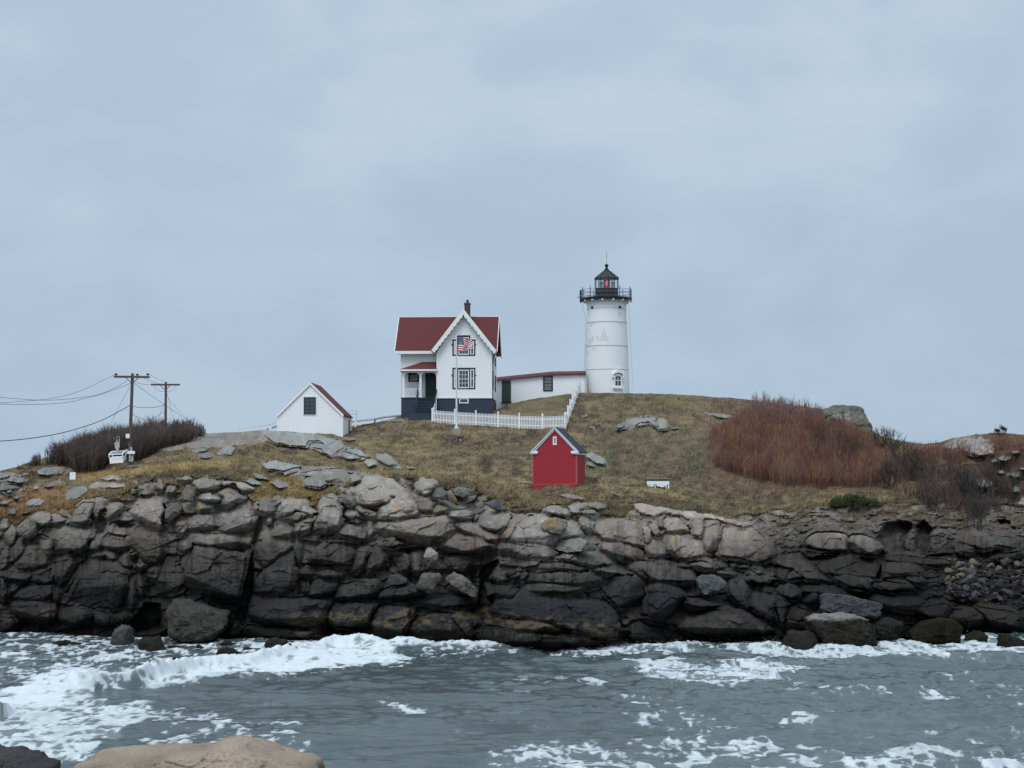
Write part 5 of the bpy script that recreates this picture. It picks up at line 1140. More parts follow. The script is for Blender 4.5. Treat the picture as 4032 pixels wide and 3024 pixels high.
M['galvd'] = plain('dark_galvanised', (.12,.15,.16), .5, .1)
M['lens'] = plain('lens_glass', (.16,.13,.12), .12, .4, 5.0, spec=.9)
build_tower()
# ---------------------------------------------------------------- covered passage between house and tower
def build_passage():
    X0, Y0, Z0 = P(cr('t', 500, 0)[0], cr('t', 0, 1400)[1], 182.6); fr = Frame(X0, Y0, Z0, 0.0); t = lambda u, v, d=0.0: fr.c2('t', u, v, d)
    E = empty('covered_passage', fr.o); tag(E, 'low white passage with red roof edge and green door linking house and tower', 'passage')
    zb = t(500, 1500)[1]
    pts = [(t(100, 1204)[0], zb), (t(905, 1150)[0], zb), t(905, 1154), t(612, 1160), t(100, 1209)]
    MB().prism(pts, 0, 3.2).build('wall', M['white'], E)
    r = MB(); d1, d2 = -.28, 1.7
    for (u0, v0, w0), (u1, v1, w1) in (((112, 1207, 1186), (612, 1158, 1134)), ((612, 1158, 1134), (903, 1151, 1129))):
        a = t(u0, v0, d1); b = t(u1, v1, d1); c = t(u1, w1, d2); d = t(u0, w0, d2)
        r.slab([(a[0], d1, a[1]), (b[0], d1, b[1]), (c[0], d2, c[1]), (d[0], d2, d[1])], (0, 0, -.09))
        r.slab([(d[0], d2, d[1]), (c[0], d2, c[1]), (b[0], 3.6, b[1]), (a[0], 3.6, a[1])], (0, 0, -.09))
    r.build('roof', M['redroof'], E)
    c = MB()
    for (u0, v0), (u1, v1) in (((112, 1183), (612, 1131)), ((612, 1131), (903, 1126))):
        a = t(u0, v0, d2); b = t(u1, v1, d2); c.bar((a[0], d2, a[1]), (b[0], d2, b[1]), .2, .07)
    c.build('ridge_cap', M['trim'], E)
    panel(E, fr, 't', 160, 166.5, 1212, 1400, -.002, .05, M['trim'], 'door_casing'); panel(E, fr, 't', 248.5, 256, 1212, 1400, -.002, .05, M['trim'], 'door_casing')
    dr = panel(E, fr, 't', 167, 248, 1212, 1396, -.002, .04, M['green'], 'door')
    x, z = t(240, 1310, -.05); MB().ball((x, -.07, z), .035, 8).build('handle', M['galv'], dr)
    panel(E, fr, 't', 164, 250, 1397, 1409, .0, .5, M['navydk'], 'doorstep')
    panel(E, fr, 't', 527, 613, 1168, 1307, -.002, .03, M['dkgreen'], 'shutter_frame')
    sash(E, fr, 't', 536, 604, 1176, 1300, -.033, 2, 4, .05, M['dkgreen'], M['curtain'])
    MB().bar((t(893, 1170)[0], -.05, t(893, 1150)[1]), (t(893, 1170)[0], -.05, t(893, 1330)[1]), .05, .05).build('downpipe', M['galv'], E)
    MB().bar((t(112, 0)[0], -.24, t(112, 1216, -.2)[1]), (t(612, 0)[0], -.24, t(612, 1166, -.2)[1]), .04, .04).build('gutter', M['galv'], E)
build_passage()
# ---------------------------------------------------------------- white shed
def build_shed():
    X0, Y0, Z0 = P(cr('N', 565, 0)[0], cr('N', 0, 900)[1], 164.6); fr = Frame(X0, Y0, Z0, math.radians(-2.6)); n = lambda u, v, d=0.0: fr.c2('N', u, v, d)
    E = empty('white_shed', fr.o, fr.th); tag(E, 'small white clapboard shed with red roof and one dark green gable window', 'shed')
    xl = n(150, 800)[0]; xr = n(985, 800)[0]; ze = n(985, 612)[1]; xa, za = n(565, 205); zb = n(500, 1100)[1]; Ln = 6.2
    MB().prism([(xl, zb), (xr, zb), (xr, ze), (xa, za), (xl, n(150, 617)[1])], 0, Ln).build('wall', M['clap'], E)
    eL = n(126, 617, -.1); eR = n(1003, 606, -.1); ap = n(566, 180, -.1); r = MB()
    r.slab([(eL[0], -.1, eL[1]), (ap[0], -.1, ap[1]), (ap[0], Ln+.15, ap[1]), (eL[0], Ln+.15, eL[1])], (0, 0, -.1)); r.slab([(eR[0], -.1, eR[1]), (eR[0], Ln+.15, eR[1]), (ap[0], Ln+.15, ap[1]), (ap[0], -.1, ap[1])], (0, 0, -.1))
    r.build('roof', M['redroof'], E)
    for e in (eL, eR):
        MB().slab([(e[0], -.13, e[1]+.01), (ap[0], -.13, ap[1]+.01), (ap[0], -.103, ap[1]+.01), (e[0], -.103, e[1]+.01)], (0, 0, -.24)).build('rake_board', M['trim'], E)
    for x in (xl, xr): MB().box(x-.09, x+.09, -.03, .02, zb, ze-.06).build('corner_board', M['trim'], E)
    MB().box(xr-.05, xr+.03, Ln-.2, Ln, zb, ze-.05).build('corner_board', M['trim'], E)
    panel(E, fr, 'N', 471, 657, 362, 616, -.002, .03, M['trim'], 'window_casing')
    sash(E, fr, 'N', 487, 641, 378, 601, -.033, 2, 4, .11, M['dkgreen'], M['glass'], bars=.045)
    z0, z1 = zb, n(985, 650, 0)[1]
    d = MB().box(xr-.01, xr+.03, 3.9, 4.9, z0, z1).build('door', M['navydk'], E)
    MB().box(xr-.01, xr+.04, 3.75, 3.9, z0, z1+.1).box(xr-.01, xr+.04, 4.9, 5.05, z0, z1+.1).box(xr-.01, xr+.04, 3.9, 4.9, z1, z1+.1).build('door_casing', M['trim'], E)
    MB().box(xr, xr+.14, 2.0, 2.12, z1-.0, z1+.16).build('wall_lamp', M['galv'], E)
build_shed()
# ---------------------------------------------------------------- red oil house
def build_red():
    b = ground(*cr('O', 508, 1152)); Y0 = b.y; X0, _, Z0 = P(cr('O', 508, 0)[0], cr('O', 0, 1155)[1], Y0)
    fr = Frame(X0, Y0, Z0, math.radians(-11.5)); o = lambda u, v, d=0.0: fr.c2('O', u, v, d)
    E = empty('oil_house', fr.o, fr.th); tag(E, 'small red brick oil house with white rake boards and charcoal roof', 'shed')
    xl = o(268, 1000)[0]; xr = o(752, 1000)[0]; ze = o(752, 790)[1]; xa, za = o(508, 530); Ln = 3.5; zb = -1.2
    MB().prism([(xl, zb), (xr, zb), (xr, ze), (xa, za), (xl, ze)], 0, Ln).build('wall', M['red'], E)
    ap = o(508, 500, -.16); eL = o(243, 776, -.16); eR = o(772, 770, -.16); r = MB()
    r.slab([(eL[0], -.16, eL[1]), (ap[0], -.16, ap[1]), (ap[0], Ln+.16, ap[1]), (eL[0], Ln+.16, eL[1])], (0, 0, -.07)); r.slab([(eR[0], -.16, eR[1]), (eR[0], Ln+.16, eR[1]), (ap[0], Ln+.16, ap[1]), (ap[0], -.16, ap[1])], (0, 0, -.07))
    r.build('roof', M['dkroof'], E)
    for e, sg in ((eL, -1), (eR, 1)):
        dx, dz = e[0]-ap[0], e[1]-ap[1]; q = MB(); y0, y1 = -.19, -.163
        q.prism([(ap[0], ap[1]+.005), (e[0], e[1]+.005), (e[0], e[1]-.075), (ap[0], ap[1]-.075)], y0, y1)
        q.prism([(ap[0], ap[1]-.078), (e[0]-sg*.03, e[1]-.075), (e[0]-sg*.10, e[1]-.21+.04), (ap[0], ap[1]-.225)], -.09, -.004); q.build('rake_board', M['trim'], E)
    for u0, u1 in ((258, 328), (690, 766)):
        x0, z1 = o(u0, 762); x1, z0 = o(u1, 797); MB().box(x0, x1, -.17, -.003, z0+.07, z1).box(x0+.05, x1-.04, -.11, -.003, z0, z0+.07).build('eave_return', M['trim'], E)
    z1 = o(770, 774)[1]; z0 = o(770, 797)[1]
    MB().box(xr+.002, xr+.13, -.16, Ln+.1, z0+.05, z1-.06).box(xr+.002, xr+.07, -.1, Ln+.05, z0-.02, z0+.05).build('fascia', M['trim'], E); MB().box(xl-.13, xl-.002, -.16, Ln+.1, z0+.05, z1-.06).build('fascia', M['trim'], E)
    v = panel(E, fr, 'O', 490, 531, 605, 697, -.003, .04, M['trim'], 'vent'); panel(v, fr, 'O', 502, 519, 617, 676, -.044, .01, M['curtain'], 'louvre')
    e = MB(); zs = o(500, 1122)[1]
    e.box(xl, xl+.035, -.012, -.003, zs, ze).box(xr-.075, xr-.04, -.012, -.003, zs, ze).box(xr-.004, xr+.012, -.004, .05, zs, ze).box(xl+.035, xr-.075, -.012, -.003, zs-.03, zs).box(xr+.003, xr+.012, .05, Ln, zs-.03, zs).box(xr+.003, xr+.012, Ln-.04, Ln, zs, ze)
    e.build('edge_line', M['redtrim'], E)
build_red()
# ---------------------------------------------------------------- picket fence
def fence():
    main = [cr('W', 1300, 382), cr('W', 1600, 398), cr('W', 1900, 418), cr('W', 2200, 440), cr('O', 0, 503), cr('O', 310, 524), cr('O', 622, 520)]
    G = [landpt(*p) for p in main]; c0 = G[0]
    E = empty('picket_fence', c0); tag(E, 'white picket fence below the house, climbing in steps towards the tower', 'fence'); B = c0.copy()
    L0 = [0.0]
    for a, b in zip(G, G[1:]): L0.append(L0[-1]+(b-a).length)
    def at(s):
        for i in range(len(G)-1):
            if s <= L0[i+1] or i == len(G)-2:
                t = (s-L0[i])/(L0[i+1]-L0[i]); return G[i].lerp(G[i+1], t), (G[i+1]-G[i]).normalized()
    def run(p0, p1, hgt, htop=None, step=False, post=True, curve=None):
        """one bay: pickets and rails are one panel, the post another part"""
        m = MB(); d = p1-p0; ln = math.hypot(d.x, d.y); n = max(2, round(ln/.155)); dr = Vector((d.x, d.y, 0)).normalized(); sd_ = Vector((-dr.y, dr.x, 0))
        for i in range(n):
            f = (i+.5)/n; q = p0+d*f; zt = (p0.z+p1.z)/2+hgt if step else q.z+hgt
            if curve: zt = q.z+curve(f)
            w = .036; a = q-B; pts = []
            vs = []
            for yy in (-.012, .012):
                for lx, z in ((-w, q.z-B.z-.02), (w, q.z-B.z-.02), (w, zt-B.z-.07), (0, zt-B.z), (-w, zt-B.z-.07)):
                    vs.append((a.x+dr.x*lx+sd_.x*yy, a.y+dr.y*lx+sd_.y*yy, z))
            m.add(vs, [(0,1,2,3,4), (9,8,7,6,5)]+[(j, j+5, (j+1) % 5+5, (j+1) % 5) for j in range(5)])
        for hh in (.28, hgt-.28):
            a, b = p0-B+sd_*.05, p1-B+sd_*.05
            if step: zc = (p0.z+p1.z)/2-B.z; a = Vector((a.x, a.y, zc+hh)); b = Vector((b.x, b.y, zc+hh))
            else: a = a+Vector((0,0,hh)); b = b+Vector((0,0,hh))
            m.bar(a, b, .05, .09)
        m.build('picket_panel', M['white'], E)
    def post(p, hgt, w=.065):
        q = p-B; MB().box(q.x-w, q.x+w, q.y-w, q.y+w, q.z-.3, q.z+hgt).box(q.x-w-.03, q.x+w+.03, q.y-w-.03, q.y+w+.03, q.z+hgt, q.z+hgt+.05).ball((q.x, q.y, q.z+hgt+.1), .07, 8).build('post', M['white'], E)
    T = L0[-1]; nb = 6
    for i in range(nb): run(at(T*i/nb)[0], at(T*(i+1)/nb)[0], 1.12)
    for i in range(1, nb+1): post(at(T*i/nb)[0], 1.2)
    # uphill run in steps
    up = [cr('O', 626, 522), cr('O', 652, 452), cr('O', 678, 382), cr('O', 703, 312), cr('O', 728, 245), cr('O', 750, 182), cr('O', 768, 128)]
    U = [landpt(*p) for p in up]
    for a, b in zip(U, U[1:]): run(a, b, 1.15, step=True); post(b, 1.35)
    # short run with a swept top back to the porch steps
    e = P(cr('W', 1366, 0)[0], 0, 171.4); end = Vector((e[0], 171.4, c0.z+.35)); run(c0, end, 1.2, curve=lambda f: 1.15+.9*f**1.6); post(end, 2.1); post(c0, 1.15)
fence()
# ---------------------------------------------------------------- flagpole and flag
M['polew'] = plain('pole_paint', (.54,.55,.56), .4, .05)
def flagpole():
    b = landpt(*cr('X', 285, 1500)); E = empty('flagpole', b); tag(E, 'white flagpole on a concrete block in front of the picket fence', 'flagpole')
    k = b.y/F*.27714; zt = lambda v: (P(1798, cr('X', 0, v)[1], b.y)[2]-b.z)
    MB().box(-56*k, 58*k, -.3, .3, -.4, zt(1432)).build('concrete_block', M['conc'], E, bevel=.02)
    p = MB().lathe([(.2, zt(1432)), (.19, zt(1415)), (16*k, zt(1395)), (15.5*k, zt(1200)), (13*k, zt(990)), (11*k, zt(980)), (9.5*k, zt(400)), (7.5*k, zt(150)), (7*k, zt(120))], 14, (-2*k, 0, 0)).build('pole', M['polew'], E, smooth=True)
    MB().ball((-2*k, 0, zt(112)), .055, 8).build('finial', M['white'], E); MB().tube([(10*k, -.1, zt(1210)), (2*k, -.06, zt(150))], .006, 4).build('halyard', M['white'], E)
    # the flag, a waved sheet of cloth with woven stripes and canton
    nx, ny = 150, 91; u = np.linspace(0, 1, nx); v = np.linspace(0, 1, ny); Ug, Vg = np.meshgrid(u, v)
    W = 205*k; Hh = 196*k; x0 = 18*k; z1 = zt(142)
    X = x0+Ug*W*(1-.05*np.sin(Vg*9)); Z = z1-Vg*Hh+Ug*W*.10*Vg+ .10*Hh*np.sin(Ug*7+Vg*2.2)*Ug - .06*Hh*Ug; Yw = -.10+.16*np.sin(Ug*9.0+Vg*2.6)*np.sqrt(Ug)
    si = np.floor(Vg*13).astype(int); C = np.where((si % 2 == 0)[..., None], np.array((.36,.022,.045)), np.array((.72,.71,.72)))
    can = (Ug < .40) & (Vg < 7/13); C = np.where(can[..., None], np.array((.020,.032,.10)), C)
    cu = Ug/.40; cv = Vg/(7/13); row = np.round(cv*10); colm = np.round(cu*12); st = (np.abs(cv*10-row) < .26) & (np.abs(cu*12-colm) < .26) & (row > 0) & (row < 10) & (colm > 0) & (colm < 12) & ((row+colm) % 2 == 0)
    C = np.where((can & st)[..., None], np.array((.7,.7,.72)), C)
    I = np.arange(nx*ny).reshape(ny, nx); Q = np.stack([I[:-1, :-1], I[:-1, 1:], I[1:, 1:], I[1:, :-1]], -1).reshape(-1, 4)
    f = npmesh('flag', np.stack([X, Yw, Z], -1), Q, vcmat('flag_cloth', .9, 20, .05, 0), None, C.reshape(-1, 3)); f.location = b
    s = f.modifiers.new('t', 'SOLIDIFY'); s.thickness = .008
    tag(f, 'striped red and white flag with starred blue corner flying from the white pole', 'flag')
flagpole()
def floodlight():
    b = landpt(*cr('X', 340, 1602)); k = b.y/F*.27714; E = empty('floodlight', b); tag(E, 'small dark floodlight box on the grass below the flagpole block', 'floodlight')
    MB().box(-32*k, 32*k, -.15, .2, -.1, 26*k).build('housing', M['conc'], E); MB().box(-36*k, 36*k, -.22, .2, 36*k, 50*k).box(-36*k, -26*k, -.2, .2, 0, 36*k).box(26*k, 36*k, -.2, .2, 0, 36*k).build('hood', M['black'], E)
floodlight()
# ---------------------------------------------------------------- white bench with grey top
def bench():
    b = landpt(*cr('Y', 990, 868)); k = b.y/F*.09042; E = empty('bench', b, math.radians(-2)); tag(E, 'low weathered white bench with a grey top on the lawn right of the oil house', 'bench')
    X = lambda u: (u-990)*k; Z = lambda v: (868-v)*k
    MB().box(X(488), X(1512), -.30, .42, Z(520), Z(468)).build('seat', M['woodg'], E, bevel=.01)
    MB().box(X(530), X(1470), -.12, .30, Z(600), Z(522)).build('apron', M['woodg'], E)
    f = MB(); f.box(X(512), X(850), -.26, -.2, Z(730), Z(605)).box(X(862), X(1475), -.26, -.2, Z(745), Z(603)).box(X(540), X(810), -.255, -.21, Z(850), Z(735)).box(X(940), X(1075), -.255, -.21, Z(825), Z(748)).box(X(1075), X(1260), -.255, -.21, Z(862), Z(748)).box(X(1260), X(1385), -.255, -.21, Z(815), Z(748))
    f.build('front_board', M['white'], E)
    for u in (525, 840, 1330, 1430): MB().box(X(u), X(u+55), -.2, .3, -.25, Z(600)).build('leg', M['white'], E)
bench()
def signboard():
    b = landpt(*cr('A', 906, 342)); k = b.y/F*.31646; E = empty('notice_board', b, math.radians(4)); tag(E, 'small blank white notice board on the grass at the cliff edge', 'sign')
    f = MB().box(-35*k, 35*k, -.03, .0, 2*k, 92*k).build('panel', M['sign'], E)
    t = MB()
    for i, (x0, x1) in enumerate(((-16, 14), (-8, 10), (-18, -6), (4, 18))): t.box(x0*k, x1*k, -.034, -.031, (70-13*i)*k, (74-13*i)*k)
    t.build('faded_print', M['signtx'], f)
    for x in (-28, 28): MB().box(x*k-.03, x*k+.03, 0.002, .06, -.4, 88*k).build('leg', M['woodg'], E)
signboard()
# ---------------------------------------------------------------- boardwalks behind the shed
def boardwalk(label, deck, posts, Y0, Y1, rail=None, hgt=0.0, mat='white'):
    P0 = PV(*deck[0], Y0); E = empty('boardwalk', P0); tag(E, label, 'boardwalk')
    n = len(deck); W = [PV(p[0], p[1]-3, Y0+(Y1-Y0)*i/(n-1))-P0 for i, p in enumerate(deck)]; m = MB()
    for a, b in zip(W, W[1:]): m.slab([(a.x, a.y-.5, a.z), (b.x, b.y-.5, b.z), (b.x, b.y+.9, b.z), (a.x, a.y+.9, a.z)], (0, 0, -.13))
    m.build('deck', M[mat], E)
    for (u, v0, v1, Y) in posts:
        a = PV(u, v0, Y)-P0; b = PV(u, v1, Y)-P0; MB().box(a.x-.09, a.x+.09, a.y-.58, a.y-.4, b.z-.3, a.z).build('post', M[mat], E)
    if rail:
        for r in rail: MB().tube([PV(p[0], p[1], Yq)-P0 for p, Yq in r], .025, 6).build('rail', M['galv'], E)
boardwalk('white edged boardwalk on stub posts running from the shed up to the house', [cr('W', 100, 374), cr('W', 190, 360), cr('W', 470, 328), cr('W', 620, 303), cr('W', 845, 282)],
    [(cr('W', 190, 0)[0], cr('W', 0, 350)[1], cr('W', 0, 402)[1], 172.5), (cr('W', 470, 0)[0], cr('W', 0, 326)[1], cr('W', 0, 375)[1], 175)], 172, 177,
    [[(cr('W', 70, 214), 172), (cr('W', 204, 214), 172.5), (cr('W', 196, 350), 172.5)], [(cr('W', 80, 262), 172), (cr('W', 202, 255), 172.5)]])
boardwalk('faint white boardwalk edge dipping behind the left end of the shed', [(940, 1700), cr('N', 0, 800), cr('N', 130, 755), (1150, 1664)], [(cr('N', 60, 0)[0], cr('N', 0, 770)[1], cr('N', 0, 850)[1], 172)], 171, 175,
    [[((940, 1690), 171), (cr('N', 0, 748), 172), (cr('N', 130, 708), 173.5)]])
# ---------------------------------------------------------------- utility poles, wires, cable car
PB = landpt(*cr('R', 1250, 1086)); P1Y = PB.y
def rw(u, v, Y): return PV(*cr('R', u, v), Y)
def pole(label, base, top, r0, r1, arm, braces, ins, Y, extra=None):
    E = empty('utility_pole', base); tag(E, label, 'utility pole', 'utility poles')
    t = top-base; MB().tube([Vector((0,0,-.6)), t*.5, t], [r0, (r0+r1)/2, r1], 12).build('pole', M['wood'], E, smooth=True)
    a, b = arm[0]-base, arm[1]-base; MB().bar(a+Vector((0,-.18,0)), b+Vector((0,-.18,0)), .12, .17).build('crossarm', M['wood'], E)
    for p, q in braces: MB().bar(p-base+Vector((0,-.2,0)), q-base+Vector((0,-.16,0)), .05, .06).build('brace', M['wood'], E)
    for p in ins:
        q = p-base; MB().lathe([(.035, -.12), (.035, -.06), (.10, -.05), (.12, .03), (.07, .08)], 10, (q.x, q.y-.18, q.z)).build('insulator', M['black'], E)
    return E
Y1 = P1Y; Y2 = Y1*1.22
E1 = pole('tall wooden utility pole with cable car and white boxes at its foot', PB, rw(1283, 172, Y1), .155, .115, (rw(1107, 205, Y1), rw(1452, 210, Y1)),
    [(rw(1222, 216, Y1), rw(1274, 264, Y1)), (rw(1342, 220, Y1), rw(1288, 264, Y1))], [rw(1128, 183, Y1), rw(1333, 187, Y1), rw(1435, 184, Y1)], Y1)
def v_(u, v, d=0.0): return PV(*cr('V', u, v), Y1-d)-PB
def vbox(u0, u1, v0, v1, d0, d1, mat, name, parent=E1):
    a = v_(u0, v0); b = v_(u1, v1); return MB().box(a.x, b.x, -d0, -d1, b.z, a.z).build(name, mat, parent, bevel=.01)
vbox(728, 832, 360, 480, .36, .10, M['boxw'], 'lamp_box'); vbox(745, 815, 480, 500, .3, .12, M['galv'], 'lamp_bracket')
MB().tube([v_(735, 370, .2), v_(720, 300, .2), v_(770, 275, .2), v_(800, 320, .2)], .025, 6).build('cable_loop', M['black'], E1)
mb = vbox(785, 985, 858, 942, .42, .16, M['boxw'], 'meter_box'); vbox(738, 800, 805, 940, .40, .15, M['galv'], 'conduit_box'); vbox(852, 902, 740, 855, .3, .14, M['galv'], 'small_box')
pn = vbox(826, 940, 962, 1160, .38, .16, M['galv'], 'control_panel'); vbox(870, 930, 966, 1012, .386, .381, M['black'], 'window', pn)
g = MB(); a = v_(845, 1110); b = v_(905, 1050); g.add([(a.x, -.386, a.z), (a.x+.10, -.386, a.z-.01), (b.x, -.386, b.z), (b.x-.10, -.386, b.z+.01)], [(0,1,2,3)]); g.build('green_mark', M['pgreen'], pn)
pole('shorter wooden utility pole rising behind the bare brush', PV(*cr('R', 1600, 1030), Y2), rw(1605, 256, Y2), .15, .11, (rw(1465, 282, Y2), rw(1744, 283, Y2)),
    [(rw(1555, 288, Y2), rw(1596, 330, Y2)), (rw(1652, 288, Y2), rw(1612, 330, Y2))], [], Y2)
def spline(pts, n=10):
    out = []; p = [pts[0]*2-pts[1]]+pts+[pts[-1]*2-pts[-2]]
    for i in range(1, len(p)-2):
        for k in range(n):
            t = k/n; a, b, c, d = p[i-1], p[i], p[i+1], p[i+2]
            out.append(.5*((2*b)+(c-a)*t+(2*a-5*b+4*c-d)*t*t+(3*b-a-3*c+d)*t**3))
    return out+[pts[-1]]
def wire(label, pts, r=.014, name='power_line', cat='wire'):
    W = [rw(u, v, Y) for u, v, Y in pts]; o = MB().tube(spline(W), r, 5).build(name, M['wire'], None); return tag(o, label, cat)
yl = Y1-14
wire('overhead wire from the left arm tip of the tall pole sagging out to the left', [(1113, 184, Y1), (950, 262, Y1-2), (800, 335, Y1-5), (600, 395, Y1-8), (400, 427, Y1-10), (150, 447, Y1-13), (0, 458, yl), (-400, 470, yl-8)], .014)
wire('overhead wire left of the tall pole that crosses the two others far left', [(1228, 250, Y1), (1000, 362, Y1-3), (800, 405, Y1-6), (620, 424, Y1-8), (400, 432, Y1-10), (200, 420, Y1-12), (0, 405, yl), (-400, 375, yl-8)], .016)
wire('lowest of the three upper wires left of the tall pole', [(1268, 268, Y1), (1000, 368, Y1-3), (850, 408, Y1-5), (680, 448, Y1-7), (480, 468, Y1-9), (200, 474, Y1-12), (0, 468, yl), (-400, 440, yl-8)], .016)
wire('thick lower cable climbing from the left edge to mid height of the tall pole', [(1255, 483, Y1), (1080, 580, Y1-2), (900, 660, Y1-5), (600, 748, Y1-8), (300, 800, Y1-11), (0, 828, yl), (-400, 850, yl-8)], .032)
wire('wire from right insulator of the tall pole down to the shorter pole top', [(1440, 183, Y1), (1520, 222, (Y1+Y2)/2), (1602, 256, Y2)])
wire('wire from the inner insulator of the tall pole to the shorter pole crossarm', [(1335, 188, Y1), (1440, 240, (Y1+Y2)/2), (1560, 280, Y2)])
wire('slack wire between brace of the tall pole and left arm of the shorter pole', [(1300, 256, Y1), (1380, 276, Y1+12), (1470, 284, Y2)])
wire('long stay from the tall pole falling right past the shorter pole to a stub post', [(1292, 262, Y1), (1440, 370, Y1+14), (1600, 482, Y2-4), (1720, 562, Y2), (1832, 636, Y2)], .016)
wire('nearly level cable slung at mid height between the two poles', [(1272, 488, Y1), (1360, 503, Y1+10), (1450, 504, Y1+20), (1530, 494, Y1+28), (1602, 474, Y2)], .022)
wire('deep hanging cable loop below the level cable between the two poles', [(1268, 552, Y1), (1330, 596, Y1+8), (1425, 621, Y1+18), (1510, 592, Y1+26), (1600, 535, Y2)], .018)
wire('jumper wire looping under the left arm of the shorter pole', [(1488, 286, Y2-.3), (1510, 325, Y2-.3), (1560, 346, Y2-.3), (1600, 345, Y2-.3)], .014)
wire('jumper wire looping under the right arm of the shorter pole', [(1706, 286, Y2-.3), (1680, 325, Y2-.3), (1640, 346, Y2-.3), (1606, 350, Y2-.3)], .014)
wire('thin guy wire slanting down left of the tall pole into the brush', [(1262, 292, Y1), (1150, 500, Y1+1.5), (1040, 720, Y1+3)], .011, 'guy_wire')
wire('thin guy wire slanting down left of the shorter pole into the brush', [(1598, 440, Y2), (1550, 560, Y2), (1500, 690, Y2)], .011, 'guy_wire')
wire('thin guy wire slanting down close right of the shorter pole', [(1612, 350, Y2), (1655, 520, Y2), (1692, 680, Y2)], .011, 'guy_wire')
wire('thin stay right of the shorter pole reaching down to the stub post', [(1612, 352, Y2), (1640, 432, Y2), (1740, 540, Y2), (1830, 632, Y2)], .012, 'guy_wire')
def stub():
    a = rw(1832, 632, Y2); b = rw(1832, 800, Y2); E = empty('stub_post', b); tag(E, 'short wooden stub post in the brush where the stay ends', 'post')
    MB().tube([Vector((0,0,-.3)), a-b], [.12, .1], 8).build('post', M['wood'], E); MB().lathe([(.13, 0), (.14, .05), (.02, .12)], 8, tuple(a-b)).build('post_cap', M['galv'], E)
stub()
def cablecar():
    dY = .55; B = PV(*cr('V', 460, 1225), Y1-dY); E = empty('cable_car', B); tag(E, 'small white open cable car basket hanging on a grey frame beside the tall pole', 'cable car')
    q = lambda u, v, d=0.0: PV(*cr('V', u, v), Y1-dY+d)-B
    # tub: flared lower body as one mesh
    D = .9
    top = [q(222, 1040), q(612, 1010), q(700, 1000, D), q(318, 1020, D)]; bot = [q(242, 1222), q(625, 1190), q(726, 1088, D*.8), q(330, 1130, D*.8)]
    b = MB(); b.add(top+bot, [(0,1,5,4), (1,2,6,5), (2,3,7,6), (3,0,4,7), (4,5,6,7)])
    bo = b.build('tub', M['boxw'], E); s = bo.modifiers.new('t', 'SOLIDIFY'); s.thickness = .03
    fr = MB(); R4 = [q(216, 958), q(610, 938), q(704, 842, D), q(312, 868, D)]
    for i in range(4): fr.bar(R4[i], R4[(i+1) % 4], .075, .085)
    for i in range(4): fr.bar(R4[i], top[i], .07, .07, (0,1,0))
    m0 = R4[0].lerp(R4[1], .26); m1 = top[0].lerp(top[1], .26); fr.bar(m0, m1, .055, .055, (0,1,0)); fr.build('frame', M['boxw'], E)
    sd_ = MB(); a = R4[0].lerp(R4[1], .26); c = R4[1]; sd_.add([q(320, 1020), q(606, 1006), q(606, 1062), q(320, 1090)], [(0,1,2,3)]); o = sd_.build('front_panel', M['boxw'], E); s = o.modifiers.new('t', 'SOLIDIFY'); s.thickness = .02
    MB().bar(R4[3].lerp(R4[0], .35), R4[2].lerp(R4[1], .35), .05, .06).bar(R4[3].lerp(R4[0], .6), R4[2].lerp(R4[1], .6), .05, .06).build('roof_bar', M['galv'], E)
    h = MB(); y = D*.45; h.bar(q(460, 900, y), q(460, 780, y), .17, .12, (0,1,0))
    def pl(pts, t=.05):
        n = len(pts); a = [q(u, v, y) for u, v in pts]; vs = [p+Vector((0,-t,0)) for p in a]+[p+Vector((0,t,0)) for p in a]; h.add(vs, [tuple(range(n)), tuple(range(2*n-1, n-1, -1))]+[(i, i+n, (i+1) % n+n, (i+1) % n) for i in range(n)])
    pl([(372, 615), (420, 600), (428, 570), (520, 575), (524, 740), (500, 790), (400, 790), (385, 700)]); pl([(420, 480), (450, 480), (450, 575), (420, 575)]); pl([(498, 440), (526, 440), (526, 580), (498, 580)]); pl([(335, 488), (380, 452), (520, 425), (526, 455), (420, 495), (345, 502)])
    h.build('hanger', M['galv'], E)
    vb = MB()
    for u in (395, 475): c = q(u, 470, y); vb.lathe([(.02, -.03), (.10, -.03), (.10, .03), (.02, .03)], 14, (c.x, c.y-.1, c.z+.02))
    vb.build('pulley', M['black'], E)
    p0 = PV(*cr('V', 340, 462), Y1-dY+y); wl = [PV(*cr('V', 790, 330), Y1-.1), p0+Vector((.9,0,.05)), p0, PV(*cr('R', 880, 930), Y1-3), PV(*cr('R', 690, 1010), Y1-6)]
    o = MB().tube(spline(wl), .014, 5).build('haul_cable', M['wire']); tag(o, 'dark haul cable running from pole through the cable car hanger into the brush', 'cable')
cablecar()
def plank():
    a = landpt(*cr('V', 1010, 1322)); o = MB().box(-.75, .75, -.25, .25, -.05, .07).build('plank', M['woodg'], None, bevel=.01); o.location = a+Vector((0,0,.08)); o.rotation_euler = (0, math.radians(-4), math.radians(3)); tag(o, 'grey weathered plank lying on the ground right of the tall pole foot', 'plank')
plank()
